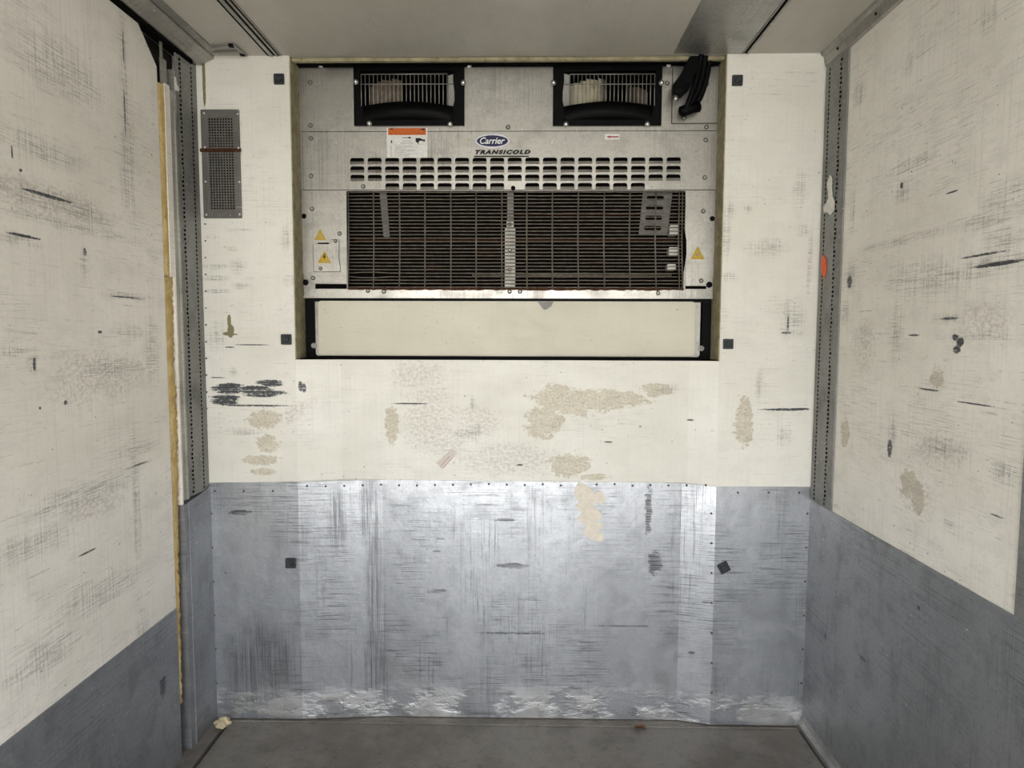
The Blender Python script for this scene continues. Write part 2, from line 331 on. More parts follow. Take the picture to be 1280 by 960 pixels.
# ------------------------------------------------------------------ mesh building
class MB:
    def __init__(s): s.v = []; s.f = []; s.mi = []
    def add(s, vs, fs, mi=0):
        k = len(s.v); s.v += [tuple(v) for v in vs]
        s.f += [tuple(i+k for i in f) for f in fs]; s.mi += [mi]*len(fs); return s
    def box(s, x0, x1, y0, y1, z0, z1, mi=0, faces=None):
        vs = [(x, y, z) for x in (x0, x1) for y in (y0, y1) for z in (z0, z1)]
        fs = [(0, 1, 3, 2), (4, 6, 7, 5), (0, 4, 5, 1), (2, 3, 7, 6), (0, 2, 6, 4), (1, 5, 7, 3)]
        return s.add(vs, fs, mi)
    def plate(s, outer, holes, axis, d0, d1, mi=0, side=None, back=True):
        """Flat plate with holes; outer and holes are lists of (u, v); d0..d1 its extent along axis."""
        def P(q, d): return {'y': (q[0], d, q[1]), 'x': (d, q[0], q[1]), 'z': (q[0], q[1], d)}[axis]
        loops = [list(outer)]+[list(h) for h in holes]
        tris = tessellate_polygon([[Vector((q[0], q[1], 0)) for q in l] for l in loops])
        pts = [q for l in loops for q in l]
        s.add([P(q, d0) for q in pts], tris, mi)
        if back: s.add([P(q, d1) for q in pts], [t[::-1] for t in tris], mi)
        for l in loops:
            n = len(l); vs = [P(q, d0) for q in l]+[P(q, d1) for q in l]
            s.add(vs, [(i, (i+1) % n, (i+1) % n+n, i+n) for i in range(n)], mi if side is None else side)
        return s
    def tube(s, pts, r, n=8, mi=0, caps=True, flat=1.0):
        pts = [Vector(p) for p in pts]; rings = []; rr = r if isinstance(r, (list, tuple)) else [r]*len(pts)
        up = Vector((0, 0, 1)); k0 = len(s.v); vs = []; fs = []
        for i, p in enumerate(pts):
            d = (pts[min(i+1, len(pts)-1)]-pts[max(i-1, 0)]).normalized()
            a = d.cross(Vector((0, 1, 0)) if abs(d.y) < .9 else up).normalized(); b = d.cross(a).normalized()
            for j in range(n):
                t = 2*math.pi*j/n; vs.append(p+a*(math.cos(t)*rr[i])+b*(math.sin(t)*rr[i]*flat))
        for i in range(len(pts)-1):
            for j in range(n): fs.append((i*n+j, i*n+(j+1) % n, (i+1)*n+(j+1) % n, (i+1)*n+j))
        if caps: fs += [tuple(range(n))[::-1], tuple(range((len(pts)-1)*n, len(pts)*n))]
        return s.add(vs, fs, mi)
    def lathe_y(s, x, z, prof, n=16, mi=0):
        """Turned about an axis along y: prof is a list of (r, y)."""
        vs = []; fs = []
        for r, y in prof:
            for j in range(n): t = 2*math.pi*j/n; vs.append((x+r*math.cos(t), y, z+r*math.sin(t)))
        for i in range(len(prof)-1):
            for j in range(n): fs.append((i*n+j, i*n+(j+1) % n, (i+1)*n+(j+1) % n, (i+1)*n+j))
        fs += [tuple(range(n)), tuple(range((len(prof)-1)*n, len(prof)*n))[::-1]]
        return s.add(vs, fs, mi)
    def prism(s, prof, axis, a, b, mi=0, mis=None):
        """Solid with a constant cross-section prof, from a to b along axis ('y': prof is (x, z); 'z': (x, y); 'x': (y, z))."""
        def P(q, d): return {'y': (q[0], d, q[1]), 'x': (d, q[0], q[1]), 'z': (q[0], q[1], d)}[axis]
        n = len(prof); vs = [P(q, a) for q in prof]+[P(q, b) for q in prof]
        for i in range(n):
            s.add([vs[i], vs[(i+1) % n], vs[(i+1) % n+n], vs[i+n]], [(0, 1, 2, 3)], mis[i] if mis else mi)
        tr = tessellate_polygon([[Vector((q[0], q[1], 0)) for q in prof]])
        s.add(vs[:n], tr, mi); s.add(vs[n:], tr, mi); return s

ROOT = {}
def obj(name, mb, mats, parent=None, label=None, smooth=False, bevel=0.0, kind=None):
    me = bpy.data.meshes.new(name); off = ROOT.get(parent.name, Vector()) if parent else Vector()
    me.from_pydata([(v[0]-off.x, v[1]-off.y, v[2]-off.z) for v in mb.v], [], mb.f)
    for m in (mats if isinstance(mats, (list, tuple)) else [mats]): me.materials.append(M[m])
    me.polygons.foreach_set('material_index', mb.mi)
    bm = bmesh.new(); bm.from_mesh(me)
    bmesh.ops.remove_doubles(bm, verts=bm.verts, dist=1e-6)
    bmesh.ops.recalc_face_normals(bm, faces=bm.faces)
    bm.to_mesh(me); bm.free()
    if smooth: me.polygons.foreach_set('use_smooth', [True]*len(me.polygons))
    o = bpy.data.objects.new(name, me); COL.objects.link(o)
    if parent: o.parent = parent; ROOT[o.name] = off
    if bevel:
        b = o.modifiers.new('bevel', 'BEVEL'); b.width = bevel; b.segments = 2; b.limit_method = 'ANGLE'; b.angle_limit = math.radians(40)
    if label: o['label'] = label
    if kind: o['kind'] = kind
    return o
def tag(o, label, cat, group=None):
    o['label'] = label; o['category'] = cat
    if group: o['group'] = group
    return o
def thing(name, label, cat, loc, group=None):
    o = bpy.data.objects.new(name, None); COL.objects.link(o); o.location = loc; o.empty_display_size = .05
    ROOT[o.name] = Vector(loc); return tag(o, label, cat, group)
def struct(name, mb, mats, **k): return obj(name, mb, mats, kind='structure', **k)
def rrect(u0, v0, u1, v1, r, n=5, corners=(1, 1, 1, 1)):
    """Rounded rectangle, corners = bottom-left, bottom-right, top-right, top-left."""
    out = []
    for (cu, cv, a0, on) in ((u0, v0, 180, corners[0]), (u1, v0, 270, corners[1]), (u1, v1, 0, corners[2]), (u0, v1, 90, corners[3])):
        if not on: out.append((cu, cv)); continue
        ou = cu+r if cu == u0 else cu-r; ov = cv+r if cv == v0 else cv-r
        for i in range(n+1):
            t = math.radians(a0+90*i/n); out.append((ou+r*math.cos(t), ov+r*math.sin(t)))
    return out
def ellipse(u, v, a, b, n=40): return [(u+a*math.cos(2*math.pi*i/n), v+b*math.sin(2*math.pi*i/n)) for i in range(n)]
def rect(u0, v0, u1, v1): return [(u0, v0), (u1, v0), (u1, v1), (u0, v1)]

# ------------------------------------------------------------------ the setting
W2, H = 1.23, 2.70
LP = .03                                                  # depth of the dished middle of the front wall
OX0, OX1, OZ = -.857, .848, 1.512                         # opening for the refrigeration unit
BX0, BX1 = -.680, .735                                    # bends of the dish
mb = MB()
prof = [(-W2-.1, 0), (OX0, 0), (BX0, LP), (BX1, LP), (OX1, 0), (W2+.1, 0), (W2+.1, .55), (-W2-.1, .55)]
mb.prism(prof, 'z', 0, OZ)
mb.box(-W2-.1, OX0, 0, .55, OZ, H+.05); mb.box(OX1, W2+.1, 0, .55, OZ, H+.05)
mb.box(OX0, OX1, .50, .55, OZ, H+.05)
struct('wall_back', mb, 'wall_back')
mb = MB()                                                 # foam edges of the cut-out
mb.box(OX0, OX0+.004, .004, .48, OZ, H); mb.box(OX1-.004, OX1, .004, .48, OZ, H); mb.box(OX0, OX1, .034, .48, OZ-.0, OZ+.004, 1)
struct('trim_1', mb, ['olive', 'void'])
mb = MB(); mb.box(OX0+.004, OX1-.004, .012, .036, H-.017, H-.001); struct('trim_2', mb, 'olive', bevel=.006)

mb = MB()                                                 # kick plate of the front wall, in the shape of the dish
T = .004
top = [(-W2, 1.005), (OX0, 1.012), (-.515, 1.016), (BX1-.02, 1.012), (OX1, 1.004), (W2, 1.006)]
ys = [0, 0, LP, LP, 0, 0]
for i in range(5):
    (xa, za), (xb, zb) = top[i], top[i+1]; ya, yb = ys[i], ys[i+1]
    f = [(xa, ya-T, 0), (xb, yb-T, 0), (xb, yb-T, zb), (xa, ya-T, za)]; b = [(x, y+T*.9, z) for x, y, z in f]
    mb.add(f+b, [(0, 1, 2, 3), (4, 7, 6, 5), (0, 4, 5, 1), (3, 2, 6, 7), (0, 3, 7, 4), (1, 5, 6, 2)])
def face_y(x):
    for i in range(5):
        if top[i][0] <= x <= top[i+1][0]: k = (x-top[i][0])/(top[i+1][0]-top[i][0]); return ys[i]+(ys[i+1]-ys[i])*k-T
random.seed(21)                                          # rivets along the plate's edges and seams
for px, py in [(386+i*22.5, 606.5+random.uniform(-1, 1)) for i in range(23)]+[(887.5, 640+i*37) for i in range(7)]+[(272+i*36, 612) for i in range(3)]+[(265+i*.25, 640+i*42) for i in range(6)]+[(1006-i*1.2, 640+i*42) for i in range(6)]+[(920+i*38, 614) for i in range(3)]:
    x, z = on_y(px, py, .02); x = max(-W2+.012, min(W2-.012, x)); y = face_y(x)
    mb.lathe_y(x, z, [(.0052, y+.001), (.0046, y-.0014), (.002, y-.0024)], 8, 1)
struct('baseboard_back', mb, ['steel_back', 'washer'])

mb = MB()                                                 # left side: door-sized panel whose top front corner is cut away
cutA, cutB = on_x(171, 21, -W2), on_x(194, 82, -W2); ye = -.272
mb.plate([(L_OPEN, .0), (ye, .0), (ye, cutB[1]), (cutA[0], 2.655), (L_OPEN, 2.655)], [], 'x', -W2, -W2-.055)
mb.box(-W2-.16, -W2-.12, L_OPEN, .1, -.05, H+.05)
struct('wall_left', mb, 'wall_left')
mb = MB(); mb.plate([(L_OPEN, .0), (ye-.001, .0), (ye-.001, .592), (L_OPEN, .592)], [], 'x', -W2+.003, -W2-.001)
struct('baseboard_left', mb, 'steel_left')
mb = MB()
mb.plate([(L_OPEN, 0), (-1.105, 0), (-.190, 0), (0, 0), (0, H), (L_OPEN, H)], [], 'x', W2, W2+.05)
struct('wall_right', mb, 'wall_right')
mb = MB()
mb.plate([(L_OPEN, .045), (-.004, .045), (-.004, .955), (L_OPEN, .955)], [], 'x', W2-.004, W2)
mb.prism([(W2-.004, .05), (W2-.010, .03), (W2-.022, .015), (W2-.022, 0), (W2, 0), (W2, .05)], 'y', L_OPEN, -.004, 1)
struct('baseboard_right', mb, ['steel_side', 'post'])

def post(name, X, sgn, y0, y1, z0, z1, rows, seed):
    """Flat steel post on a side wall with rows of stitch-like slots."""
    mb = MB(); a, b = sorted((X, X+sgn*.006)); mb.box(a, b, y0, y1, z0, z1)
    a2, b2 = sorted((X+sgn*.006, X+sgn*.0085)); mb.box(a2, b2, rows[0]-.003, rows[1]+.003, z0, z1)
    random.seed(seed)
    a3, b3 = sorted((X+sgn*.006, X+sgn*.0098))
    for yy in rows:
        z = z0+.01
        while z < z1-.02:
            j = random.uniform(-.0012, .0012)
            mb.box(a3, b3, yy+j-.0032, yy+j+.0032, z, z+.0095, 1); z += .0165
    return struct(name, mb, ['post', 'void'])
def yl(px, py=300): return on_x(px, py, -W2)[0]
def yr(px, py=300): return on_x(px, py, W2)[0]
post('trim_3', -W2, 1, yl(225), -.002, .985, 2.66, (yl(229), yl(242.5)), 1)
post('trim_4', W2, -1, yr(1054), -.010, .956, 2.648, (yr(1046), yr(1032.5)), 2)
post('trim_5', W2, -1, -1.30, -1.105, .956, 2.648, (-1.25, -1.15), 3)
mb = MB()                                                 # painted return and folded flange beside the left post
zj = on_x(208, 345, -W2)[1]
mb.box(-W2-.05, -W2+.004, yl(211), yl(217), zj, on_x(208, 106, -W2)[1]); mb.box(-W2-.05, -W2+.004, yl(220.6, 450), yl(217), .10, zj); struct('trim_6', mb, 'wall_left')
mb = MB()
mb.box(-W2-.03, -W2+.005, yl(217), yl(224.7), .98, 2.50); mb.box(-W2-.03, -W2+.010, yl(221), yl(222.5), .98, 2.58)
mb.plate([(yl(204, 104), 2.495), (yl(217), 2.46), (yl(217), 2.60), (yl(204, 104), 2.60)], [], 'x', -W2-.004, -W2-.012)
mb.box(-W2-.003, -W2+.001, yl(201.2, 90), yl(203.8, 90), on_x(203, 104, -W2)[1], 2.655)
struct('trim_7', mb, 'ali')
mb = MB()                                                 # kick plate of the left front corner
mb.plate([(yl(226, 640), 0), (-.003, 0), (-.003, 1.0), (-.03, .985), (yl(226, 640), .966)], [], 'x', -W2+.012, -W2-.03)
mb.box(-W2+.012, -W2+.017, -.185, -.178, 0, .968)
struct('baseboard_left_corner', mb, 'steel_left')
mb = MB()                                                 # dark hollow behind the panel edge
mb.box(-W2-.11, -W2-.09, -.62, .0, 0, H); struct('trim_8', mb, 'hollow')

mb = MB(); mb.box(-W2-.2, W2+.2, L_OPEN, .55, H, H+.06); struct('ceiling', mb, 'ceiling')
mb = MB()                                                 # steel sheet screwed to the ceiling
mb.box(.638, .900, L_OPEN, -.006, H-.003, H-.0002)
struct('trim_9', mb, 'galv')
mb = MB()                                                 # door track along the left edge of the ceiling
mb.prism([(-W2-.02, 2.668), (-1.205, 2.662), (-1.150, 2.688), (-1.150, H), (-W2-.02, H)], 'y', L_OPEN, -.006)
mb.prism([(-1.146, 2.693), (-1.118, 2.694), (-1.118, H), (-1.146, H)], 'y', L_OPEN, -.05)
mb.box(-W2-.02, -1.212, L_OPEN, -.05, 2.650, 2.664, 1)  # black strip stands in for the shadow under the track
struct('trim_10', mb, ['ali', 'void'])
mb = MB()                                                 # cove along the right edge of the ceiling
mb.prism([(1.200, H), (1.203, 2.690), (1.214, 2.684), (1.220, 2.648), (1.232, 2.642), (1.232, H)], 'y', L_OPEN, -.006)
for k in range(18):
    y = -.12-k*.26; mb.box(1.2135, 1.2165, y, y+.008, 2.664, 2.672, 1)
struct('trim_11', mb, ['ali', 'void'])
def joint(name, x0, strips):
    mb = MB()
    for (a, b, d, mi) in strips: mb.box(x0+a, x0+b, L_OPEN, -.008, H-d, H-.0002, mi)
    return struct(name, mb, ['ali', 'void'])
joint('trim_12', -.938, [(0, .010, .004, 1), (.010, .024, .007, 0), (.024, .034, .003, 1), (.034, .043, .006, 0), (.043, .050, .004, 1), (.050, .054, .005, 0)])
joint('trim_13', .902, [(0, .004, .005, 0), (.004, .015, .003, 1), (.015, .024, .006, 0), (.024, .026, .003, 1)])

mb = MB(); mb.box(-1.150, 1.198, L_OPEN, -.030, -.05, 0); struct('floor', mb, 'floor')
mb = MB()                                                 # edge strips and the dark drainage gaps beside the floor plate
mb.box(-W2-.03, -1.165, L_OPEN, 0, -.05, .004); mb.box(1.209, W2+.03, L_OPEN, 0, -.05, .004)
mb.box(-W2, W2, -.026, .06, -.05, -.004); mb.box(-1.150, 1.198, -.030, -.024, -.05, .004)
struct('trim_14', mb, 'floor')
mb = MB(); mb.box(-W2-.2, W2+.2, L_OPEN, .1, -.08, -.05); mb.box(-W2-.13, -W2-.06, L_OPEN, .05, -.05, .06); mb.box(-W2-.13, -W2-.031, -.30, -.15, -.05, .04); struct('trim_15', mb, 'void')  # blocks added at the left foot keep stray light out
mb = MB(); mb.box(-40, 40, -60, 6, -1.35, -1.25); struct('ground', mb, 'yard')

# ------------------------------------------------------------------ exposed insulation
def foam_strip(name, label, pts, depth, seed, rough):
    """Lumpy foam edge filling the gap; pts = rows of (z, y0, y1)."""
    random.seed(seed); mb = MB(); vs = []; fs = []; nz = 150; ny = 5
    for i in range(nz+1):
        z = pts[0][0]+(pts[-1][0]-pts[0][0])*i/nz
        k = 0
        while k < len(pts)-2 and not (min(pts[k][0], pts[k+1][0]) <= z <= max(pts[k][0], pts[k+1][0])): k += 1
        t = (z-pts[k][0])/(pts[k+1][0]-pts[k][0]); y0 = pts[k][1]+(pts[k+1][1]-pts[k][1])*t; y1 = pts[k][2]+(pts[k+1][2]-pts[k][2])*t
        y1 += random.uniform(-.004, .003)*rough
        for j in range(ny+1):
            s = j/ny; bul = math.sin(math.pi*s)*.006
            vs.append((-W2-depth+bul+random.uniform(-.004, .004)*rough, y0+(y1-y0)*s, z))
        vs.append((-W2-depth-.05, y1, z)); vs.append((-W2-depth-.05, y0, z))
    n = ny+3
    for i in range(nz):
        for j in range(n): fs.append((i*n+j, i*n+(j+1) % n, (i+1)*n+(j+1) % n, (i+1)*n+j))
    fs += [tuple(range(n)), tuple(range(nz*n, nz*n+n))]
    mb.add(vs, fs)
    return tag(obj(name, mb, 'foam', smooth=True), label, 'insulation')
def zl(px, py): return on_x(px, py, -W2)[1]
foam_strip('foam_insulation', 'smooth yellow upper strip of bare insulation in the gap beside the left wall panel',
    [(zl(203, 106), ye+.003, yl(210.0, 110)), (zl(206, 240), ye+.003, yl(210.5, 240)), (zl(208, 344), ye+.003, yl(214, 344))], .004, 5, .25)
foam_strip('foam_insulation', 'ragged crumbling lower strip of yellow insulation between left wall panel and corner post',
    [(zl(210, 346), ye+.004, yl(217.5, 346)), (zl(214, 450), ye+.004, yl(219.5, 450)), (zl(217, 520), ye+.004, yl(224, 520)), (zl(219, 600), ye+.004, yl(224.5, 600)),
     (zl(221, 680), ye+.004, yl(225.0, 680)), (zl(224, 760), ye+.004, yl(226.5, 760)), (zl(226, 880), ye+.004, yl(229, 880))], .006, 6, 1.0)

# ------------------------------------------------------------------ refrigeration unit
UY = .10
def U(px, py, y=UY): return on_y(px, py, y)
unit = thing('refrigeration_unit', 'stainless steel truck refrigeration unit set into the opening in the white front wall', 'refrigeration unit', (0, UY, OZ+.004))
x0, x1 = OX0+.006, OX1-.006
zt = U(640, 84)[1]; zs1 = U(640, 164)[1]; zs2 = U(640, 237)[1]; zr1 = U(640, 361.5)[1]; zr2 = U(640, 373)[1]
xl = U(374.5, 160)[0]; xr = U(899, 160)[0]
mb = MB()
mb.box(xl+.004, xr-.004, .47, .48, OZ+.006, zt); mb.box(xl+.004, xl+.012, UY+.02, .47, OZ+.006, zt); mb.box(xr-.012, xr-.004, UY+.02, .47, OZ+.006, zt)
mb.box(xl+.004, xr-.004, UY+.004, .47, zt-.010, zt-.004); mb.box(xl+.004, xr-.004, UY+.03, .47, zs2-.004, zs2); mb.box(xl+.004, xr-.004, UY+.02, .47, zr2-.006, zr2)
mb.box(xl+.004, xr-.004, UY+.03, .30, zs1-.003, zs1+.003)
mb.box(OX0+.005, xl+.03, UY+.030, UY+.034, OZ+.006, H-.004); mb.box(xr-.03, OX1-.005, UY+.030, UY+.034, OZ+.006, H-.004); mb.box(OX0+.005, OX1-.005, UY+.030, UY+.034, zt-.008, H-.004)  # black ring darkens the gaps round the unit in place of shade
obj('housing', mb, 'void', unit)

fans = []
for (a, b, mir) in ((443.5, 580.5, False), (691, 827.5, True)):
    p0 = U(a, 158); p1 = U(b, 82); fans.append((p0[0], p1[0], p0[1], p1[1], mir))
# fan panel with the two rectangular cut-outs
zpt = U(640, 84)[1]
holes = [rect(f[0]+.012, f[2]+.02, f[1]-.012, zpt-.012) for f in fans]
mb = MB(); mb.plate(rect(xl, zs1+.0012, xr, zpt), holes, 'y', UY, UY+.003)
obj('fan_panel', mb, 'unit', unit)
mb = MB(); a = U(840, 154); b = U(899, 85)
mb.plate([(a[0], a[1]), (b[0]-.004, a[1]), (b[0]-.004, b[1]), (a[0], b[1])], [], 'y', UY-.004, UY-.0002)
obj('access_plate', mb, 'unit', unit)
mb = MB(); mb.plate([(a[0]-.004, a[1]-.004), (b[0]-.003, a[1]-.004), (b[0]-.003, b[1]), (a[0]-.004, b[1])], [], 'y', UY-.0015, UY-.0001)
obj('dark_gap', mb, 'washer', unit)  # dark outline stands in for the shaded gap round the access plate

# louvre panel: pressed slots, the lower half of each pushed inwards
lx0, lx1 = U(438, 220)[0], U(851, 220)[0]; pitch = (U(1010/4.571+630-.0, 220)[0]-U(358/4.571+360+17.5, 220)[0])/18
lw = U(455.5, 220)[0]-U(438, 220)[0]; lh = .0255
rows = [U(640, y)[1] for y in (197.0, 207.6, 218.2, 228.8)]
lou = []
for r, zz in enumerate(rows):
    for c in range(19):
        if r == 3 and (c < 2 or c > 16 or c == 9): continue
        u = lx0+c*pitch; lou.append((u, zz-lh, u+lw, zz))
holes = [rrect(u0, v0, u1, v1, .009, 4, (0, 0, 1, 1)) for u0, v0, u1, v1 in lou]
mb = MB(); mb.plate(rect(xl, zs2, xr, zs1-.0012), holes, 'y', UY, UY+.002)
for u0, v0, u1, v1 in lou:
    h = v1-.0135
    mb.add([(u0, UY+.0006, v0), (u1, UY+.0006, v0), (u1, UY+.004, h), (u0, UY+.004, h), (u1, UY+.0085, h+.001), (u0, UY+.0085, h+.001)],
           [(0, 1, 2, 3), (3, 2, 4, 5), (0, 3, 5), (1, 4, 2)])
obj('louvre_panel', mb, 'unit', unit)
mb = MB(); mb.box(xl+.02, xr-.02, UY+.016, UY+.020, zs2+.002, zs1-.002); obj('dark_interior', mb, 'void', unit)  # dark sheet stands in for the unlit interior behind the louvres

# coil opening: frame, side plates, sloping drip rail
hx0, hx1 = U(433.5, 300)[0], U(856, 300)[0]
mb = MB()
mb.plate(rect(xl+.002, zr2, xr-.006, zs2-.0015), [rect(hx0, zr1, hx1, zs2-.004)], 'y', UY+.005, UY+.008)
obj('coil_frame', mb, 'unit_dull', unit)
pl = [U(377, 239), U(433, 239), U(433.5, 354), U(393, 354), U(386, 349), U(378, 341)]
mb = MB(); mb.plate(pl[::-1], [], 'y', UY, UY+.0045); obj('side_plate', mb, 'unit', unit)
pr = [U(857, 239), U(896, 239), U(894, 343), U(884, 353), U(877, 357), U(857, 357)]
mb = MB(); mb.plate(pr[::-1], [], 'y', UY, UY+.0045); obj('side_plate', mb, 'unit', unit)
mb = MB()
A = [U(391, 361.5)[0], U(882, 361.5)[0]]; B = [U(377, 372.5)[0], U(893, 372.5)[0]]
mb.add([(A[0], UY-.001, zr1), (A[1], UY-.001, zr1), (B[1], UY-.001, zr2), (B[0], UY-.001, zr2), (A[0], UY+.02, zr1), (A[1], UY+.02, zr1), (B[1], UY+.02, zr2-.002), (B[0], UY+.02, zr2-.002)],
       [(0, 1, 2, 3), (0, 4, 5, 1), (3, 2, 6, 7), (1, 5, 6, 2), (0, 3, 7, 4)])
obj('drip_rail', mb, 'unit', unit)
mb = MB()                                                  # rust crust along the rail's upper edge
random.seed(3); vs = []; n = 90
for i in range(n+1):
    x = hx0+(hx1-hx0)*i/n; h = random.uniform(.002, .008); vs += [(x, UY-.002, zr1-h*.8), (x, UY-.0022, zr1+h)]
mb.add(vs, [(2*i, 2*i+2, 2*i+3, 2*i+1) for i in range(n)])
mb.add([(v[0], v[1]+.004, v[2]) for v in vs], [(2*i, 2*i+1, 2*i+3, 2*i+2) for i in range(n)])
obj('rust_crust', mb, 'rust', unit, label='brown rust crust along the drip rail')

for (a, b, c, d) in ((394, 355, 433, 361), (857, 357.5, 883, 361)):
    p0 = U(a, d); p1 = U(c, b); mb = MB(); mb.box(p0[0], p1[0], UY+.001, UY+.006, p0[1], p1[1]); obj('dark_gap', mb, 'void', unit)  # dark strips put in for the shaded slits under the side plates
# coil behind the guard
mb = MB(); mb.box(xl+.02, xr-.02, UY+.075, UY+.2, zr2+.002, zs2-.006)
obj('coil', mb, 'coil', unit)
for (zpy, mat, rr, a, b) in ((300.5, 'rust', .005, 445, 850), (344, 'wire', .006, 590, 840), (268, 'rust', .004, 640, 850)):
    z = U(640, zpy, UY+.06)[1]; mb = MB(); mb.tube([(U(a, 300, UY+.06)[0], UY+.06, z), (U(b, 300, UY+.06)[0], UY+.06, z)], rr)
    obj('coil_tube', mb, mat, unit, smooth=True)
mb = MB(); q = [U(*c, UY+.045) for c in ((474, 238), (483, 238), (487, 296), (479.5, 296))]
mb.plate(q[::-1], [], 'y', UY+.045, UY+.048); obj('coil_bracket', mb, 'bracket', unit)
q = [U(*c, UY+.045) for c in ((804, 238), (841, 238), (834, 294), (798.5, 294))]
slots = []
for yy in (247.5, 259.5, 272, 285):
    c = U(820-(yy-240)*.09, yy, UY+.045); slots.append(rrect(c[0]-.036, c[1]-.009, c[0]+.036, c[1]+.009, .0085))
mb = MB(); mb.plate(q[::-1], slots, 'y', UY+.045, UY+.048); obj('coil_bracket', mb, 'bracket', unit)
for (a, b, c, d) in ((837, 281, 848, 294), (836, 309, 848, 319), (834, 330, 845, 338)):
    p0 = U(a, d, UY+.03); p1 = U(c, b, UY+.03); mb = MB()
    mb.plate(rrect(p0[0], p0[1], p1[0], p1[1], .006), [], 'y', UY+.03, UY+.07); obj('clip', mb, 'guide', unit)
q = [U(851, 283, UY-.001), U(856, 288, UY-.001), U(858, 300, UY-.001), U(858, 318, UY-.001), U(855, 338, UY-.001), U(852, 350, UY-.001)]
mb = MB(); mb.plate(q[::-1], [], 'y', UY-.0012, UY-.0002); obj('oil_smear', mb, 'void', unit, label='black grease smear beside the coil guard')
# centre strap behind the wires
c0 = U(631, 360, UY+.012); c1 = U(644.2, 285, UY+.012); c2 = U(633.2, 276, UY+.012); c3 = U(642.2, 276, UY+.012)
mb = MB(); mb.plate([(c0[0], c0[1]), (c1[0], c0[1]), (c1[0], c1[1]), (c3[0], c1[1]), (c3[0], c2[1]-.004), (c3[0]-.004, c2[1]), (c2[0]+.004, c2[1]), (c2[0], c2[1]-.004), (c2[0], c1[1]), (c0[0], c1[1])], [], 'y', UY+.010, UY+.014)
strap = obj('centre_strap', mb, 'strap', unit)
mb = MB(); c4 = U(634, 275, UY+.014); c5 = U(642, 241, UY+.014); mb.box(c4[0], c5[0], UY+.013, UY+.016, c4[1], c5[1]); obj('spring_hanger', mb, 'mesh', unit)
# guard wires
mb = MB(); yw = UY+.002; random.seed(12)
gz0, gz1 = zr1+.002, zs2-.006; n = 27; rw = .0021
for i in range(n+1):
    z = gz0+.006+(gz1-gz0-.010)*i/n
    sag = []
    for k in range(25):
        x = hx0+.004+(hx1-hx0-.008)*k/24; dz = random.uniform(-.0006, .0006)
        if i in (3, 4) and 1 <= k <= 2: dz += (.004 if i == 4 else -.004)
        sag.append((x, yw, z+dz))
    mb.tube(sag, rw, 6)
for px in (435.5, 467, 499.4, 531.3, 563.5, 595.3, 627.4, 658.7, 690.5, 723, 755.5, 787.5, 820, 849, 853):
    a = U(px, 240, yw); b = U(px, 360, yw); bot = gz0
    mb.tube([(a[0], yw-.0035, gz1), (a[0]+random.uniform(-.001, .001), yw-.0035, (gz0+gz1)/2), (b[0], yw-.0035, bot)], .0027, 6)
obj('coil_guard', mb, 'wire', unit, smooth=True)

# drain pan cover
mb = MB(); p0 = U(395, 444.6, UY+.008); p1 = U(876, 375, UY+.008)
mb.plate(rrect(p0[0], p0[1], p1[0], p1[1], .012), [], 'y', UY+.008, UY+.012); obj('cover_flange', mb, 'unit_dull', unit)
mb = MB(); p0 = U(398.5, 444, UY-.012); p1 = U(869.5, 377, UY-.012)
mb.plate(rrect(p0[0], p0[1], p1[0], p1[1], .014), [], 'y', UY-.012, UY+.008)
cover = obj('pan_cover', mb, 'beige', unit, bevel=.004)
def cv(px, py): return U(px, py, UY-.0122)
mb = MB(); c = cv(624, 405); e = cv(640.5, 399)
ra, rb = e[0]-c[0], e[1]-c[1]
mb.plate(ellipse(c[0], c[1], ra, rb), [ellipse(c[0], c[1], ra-.003, rb-.003)], 'y', UY-.0132, UY-.0119)
for (a, b, d, h) in ((607, 661, 418.5, .0012), (607, 661, 421.8, .0012)):
    q0 = cv(a, d); q1 = cv(b, d); mb.box(q0[0], q1[0], UY-.0128, UY-.0119, q0[1]-h, q0[1])
obj('embossed_mark', mb, 'beige', cover)
mb = MB(); q = [cv(672, 377.2), cv(692, 377.2), cv(689, 383), cv(684, 386.5), cv(680, 387.5), cv(677, 384)]
mb.plate(q[::-1], [], 'y', UY-.0128, UY-.0118); obj('chipped_patch', mb, 'bracket', cover, label='grey chipped patch on the cover')
for (a, b) in ((383, 395), (876, 890)):
    p0 = U(a, 449, UY+.02); p1 = U(b, 372, UY+.02); mb = MB(); mb.box(p0[0], p1[0], UY+.016, UY+.03, OZ+.006, zr2-.006); obj('gap_strip', mb, 'black_rubber', unit)  # black strips put in where the gaps beside the cover are in shade
mb = MB(); mb.box(xl+.01, xr-.01, UY+.013, UY+.03, OZ+.0045, OZ+.03); obj('gap_strip', mb, 'black_rubber', unit)
mb = MB(); p0 = U(384, 376, UY+.004); p1 = U(888, 373, UY+.004); mb.box(p0[0], p1[0], UY+.002, UY+.013, p0[1]-.003, p1[1]+.001); obj('gap_strip', mb, 'black_rubber', unit)
for (a, b) in ((392.5, 432), (876.5, 435.5)):
    c = U(a, b, UY+.006); mb = MB(); mb.lathe_y(c[0], c[1], [(.012, UY+.016), (.012, UY+.002), (.009, UY+.001), (.0055, UY+.001), (.0055, UY+.008)], 18); obj('fixing_eye', mb, 'unit_dull', unit, smooth=True)
mb = MB(); c0 = U(392, 340, UY-.006); c1 = U(425, 305, UY-.006); nx = U(404.5, 300, UY-.006); ny = U(414, 299, UY-.006)
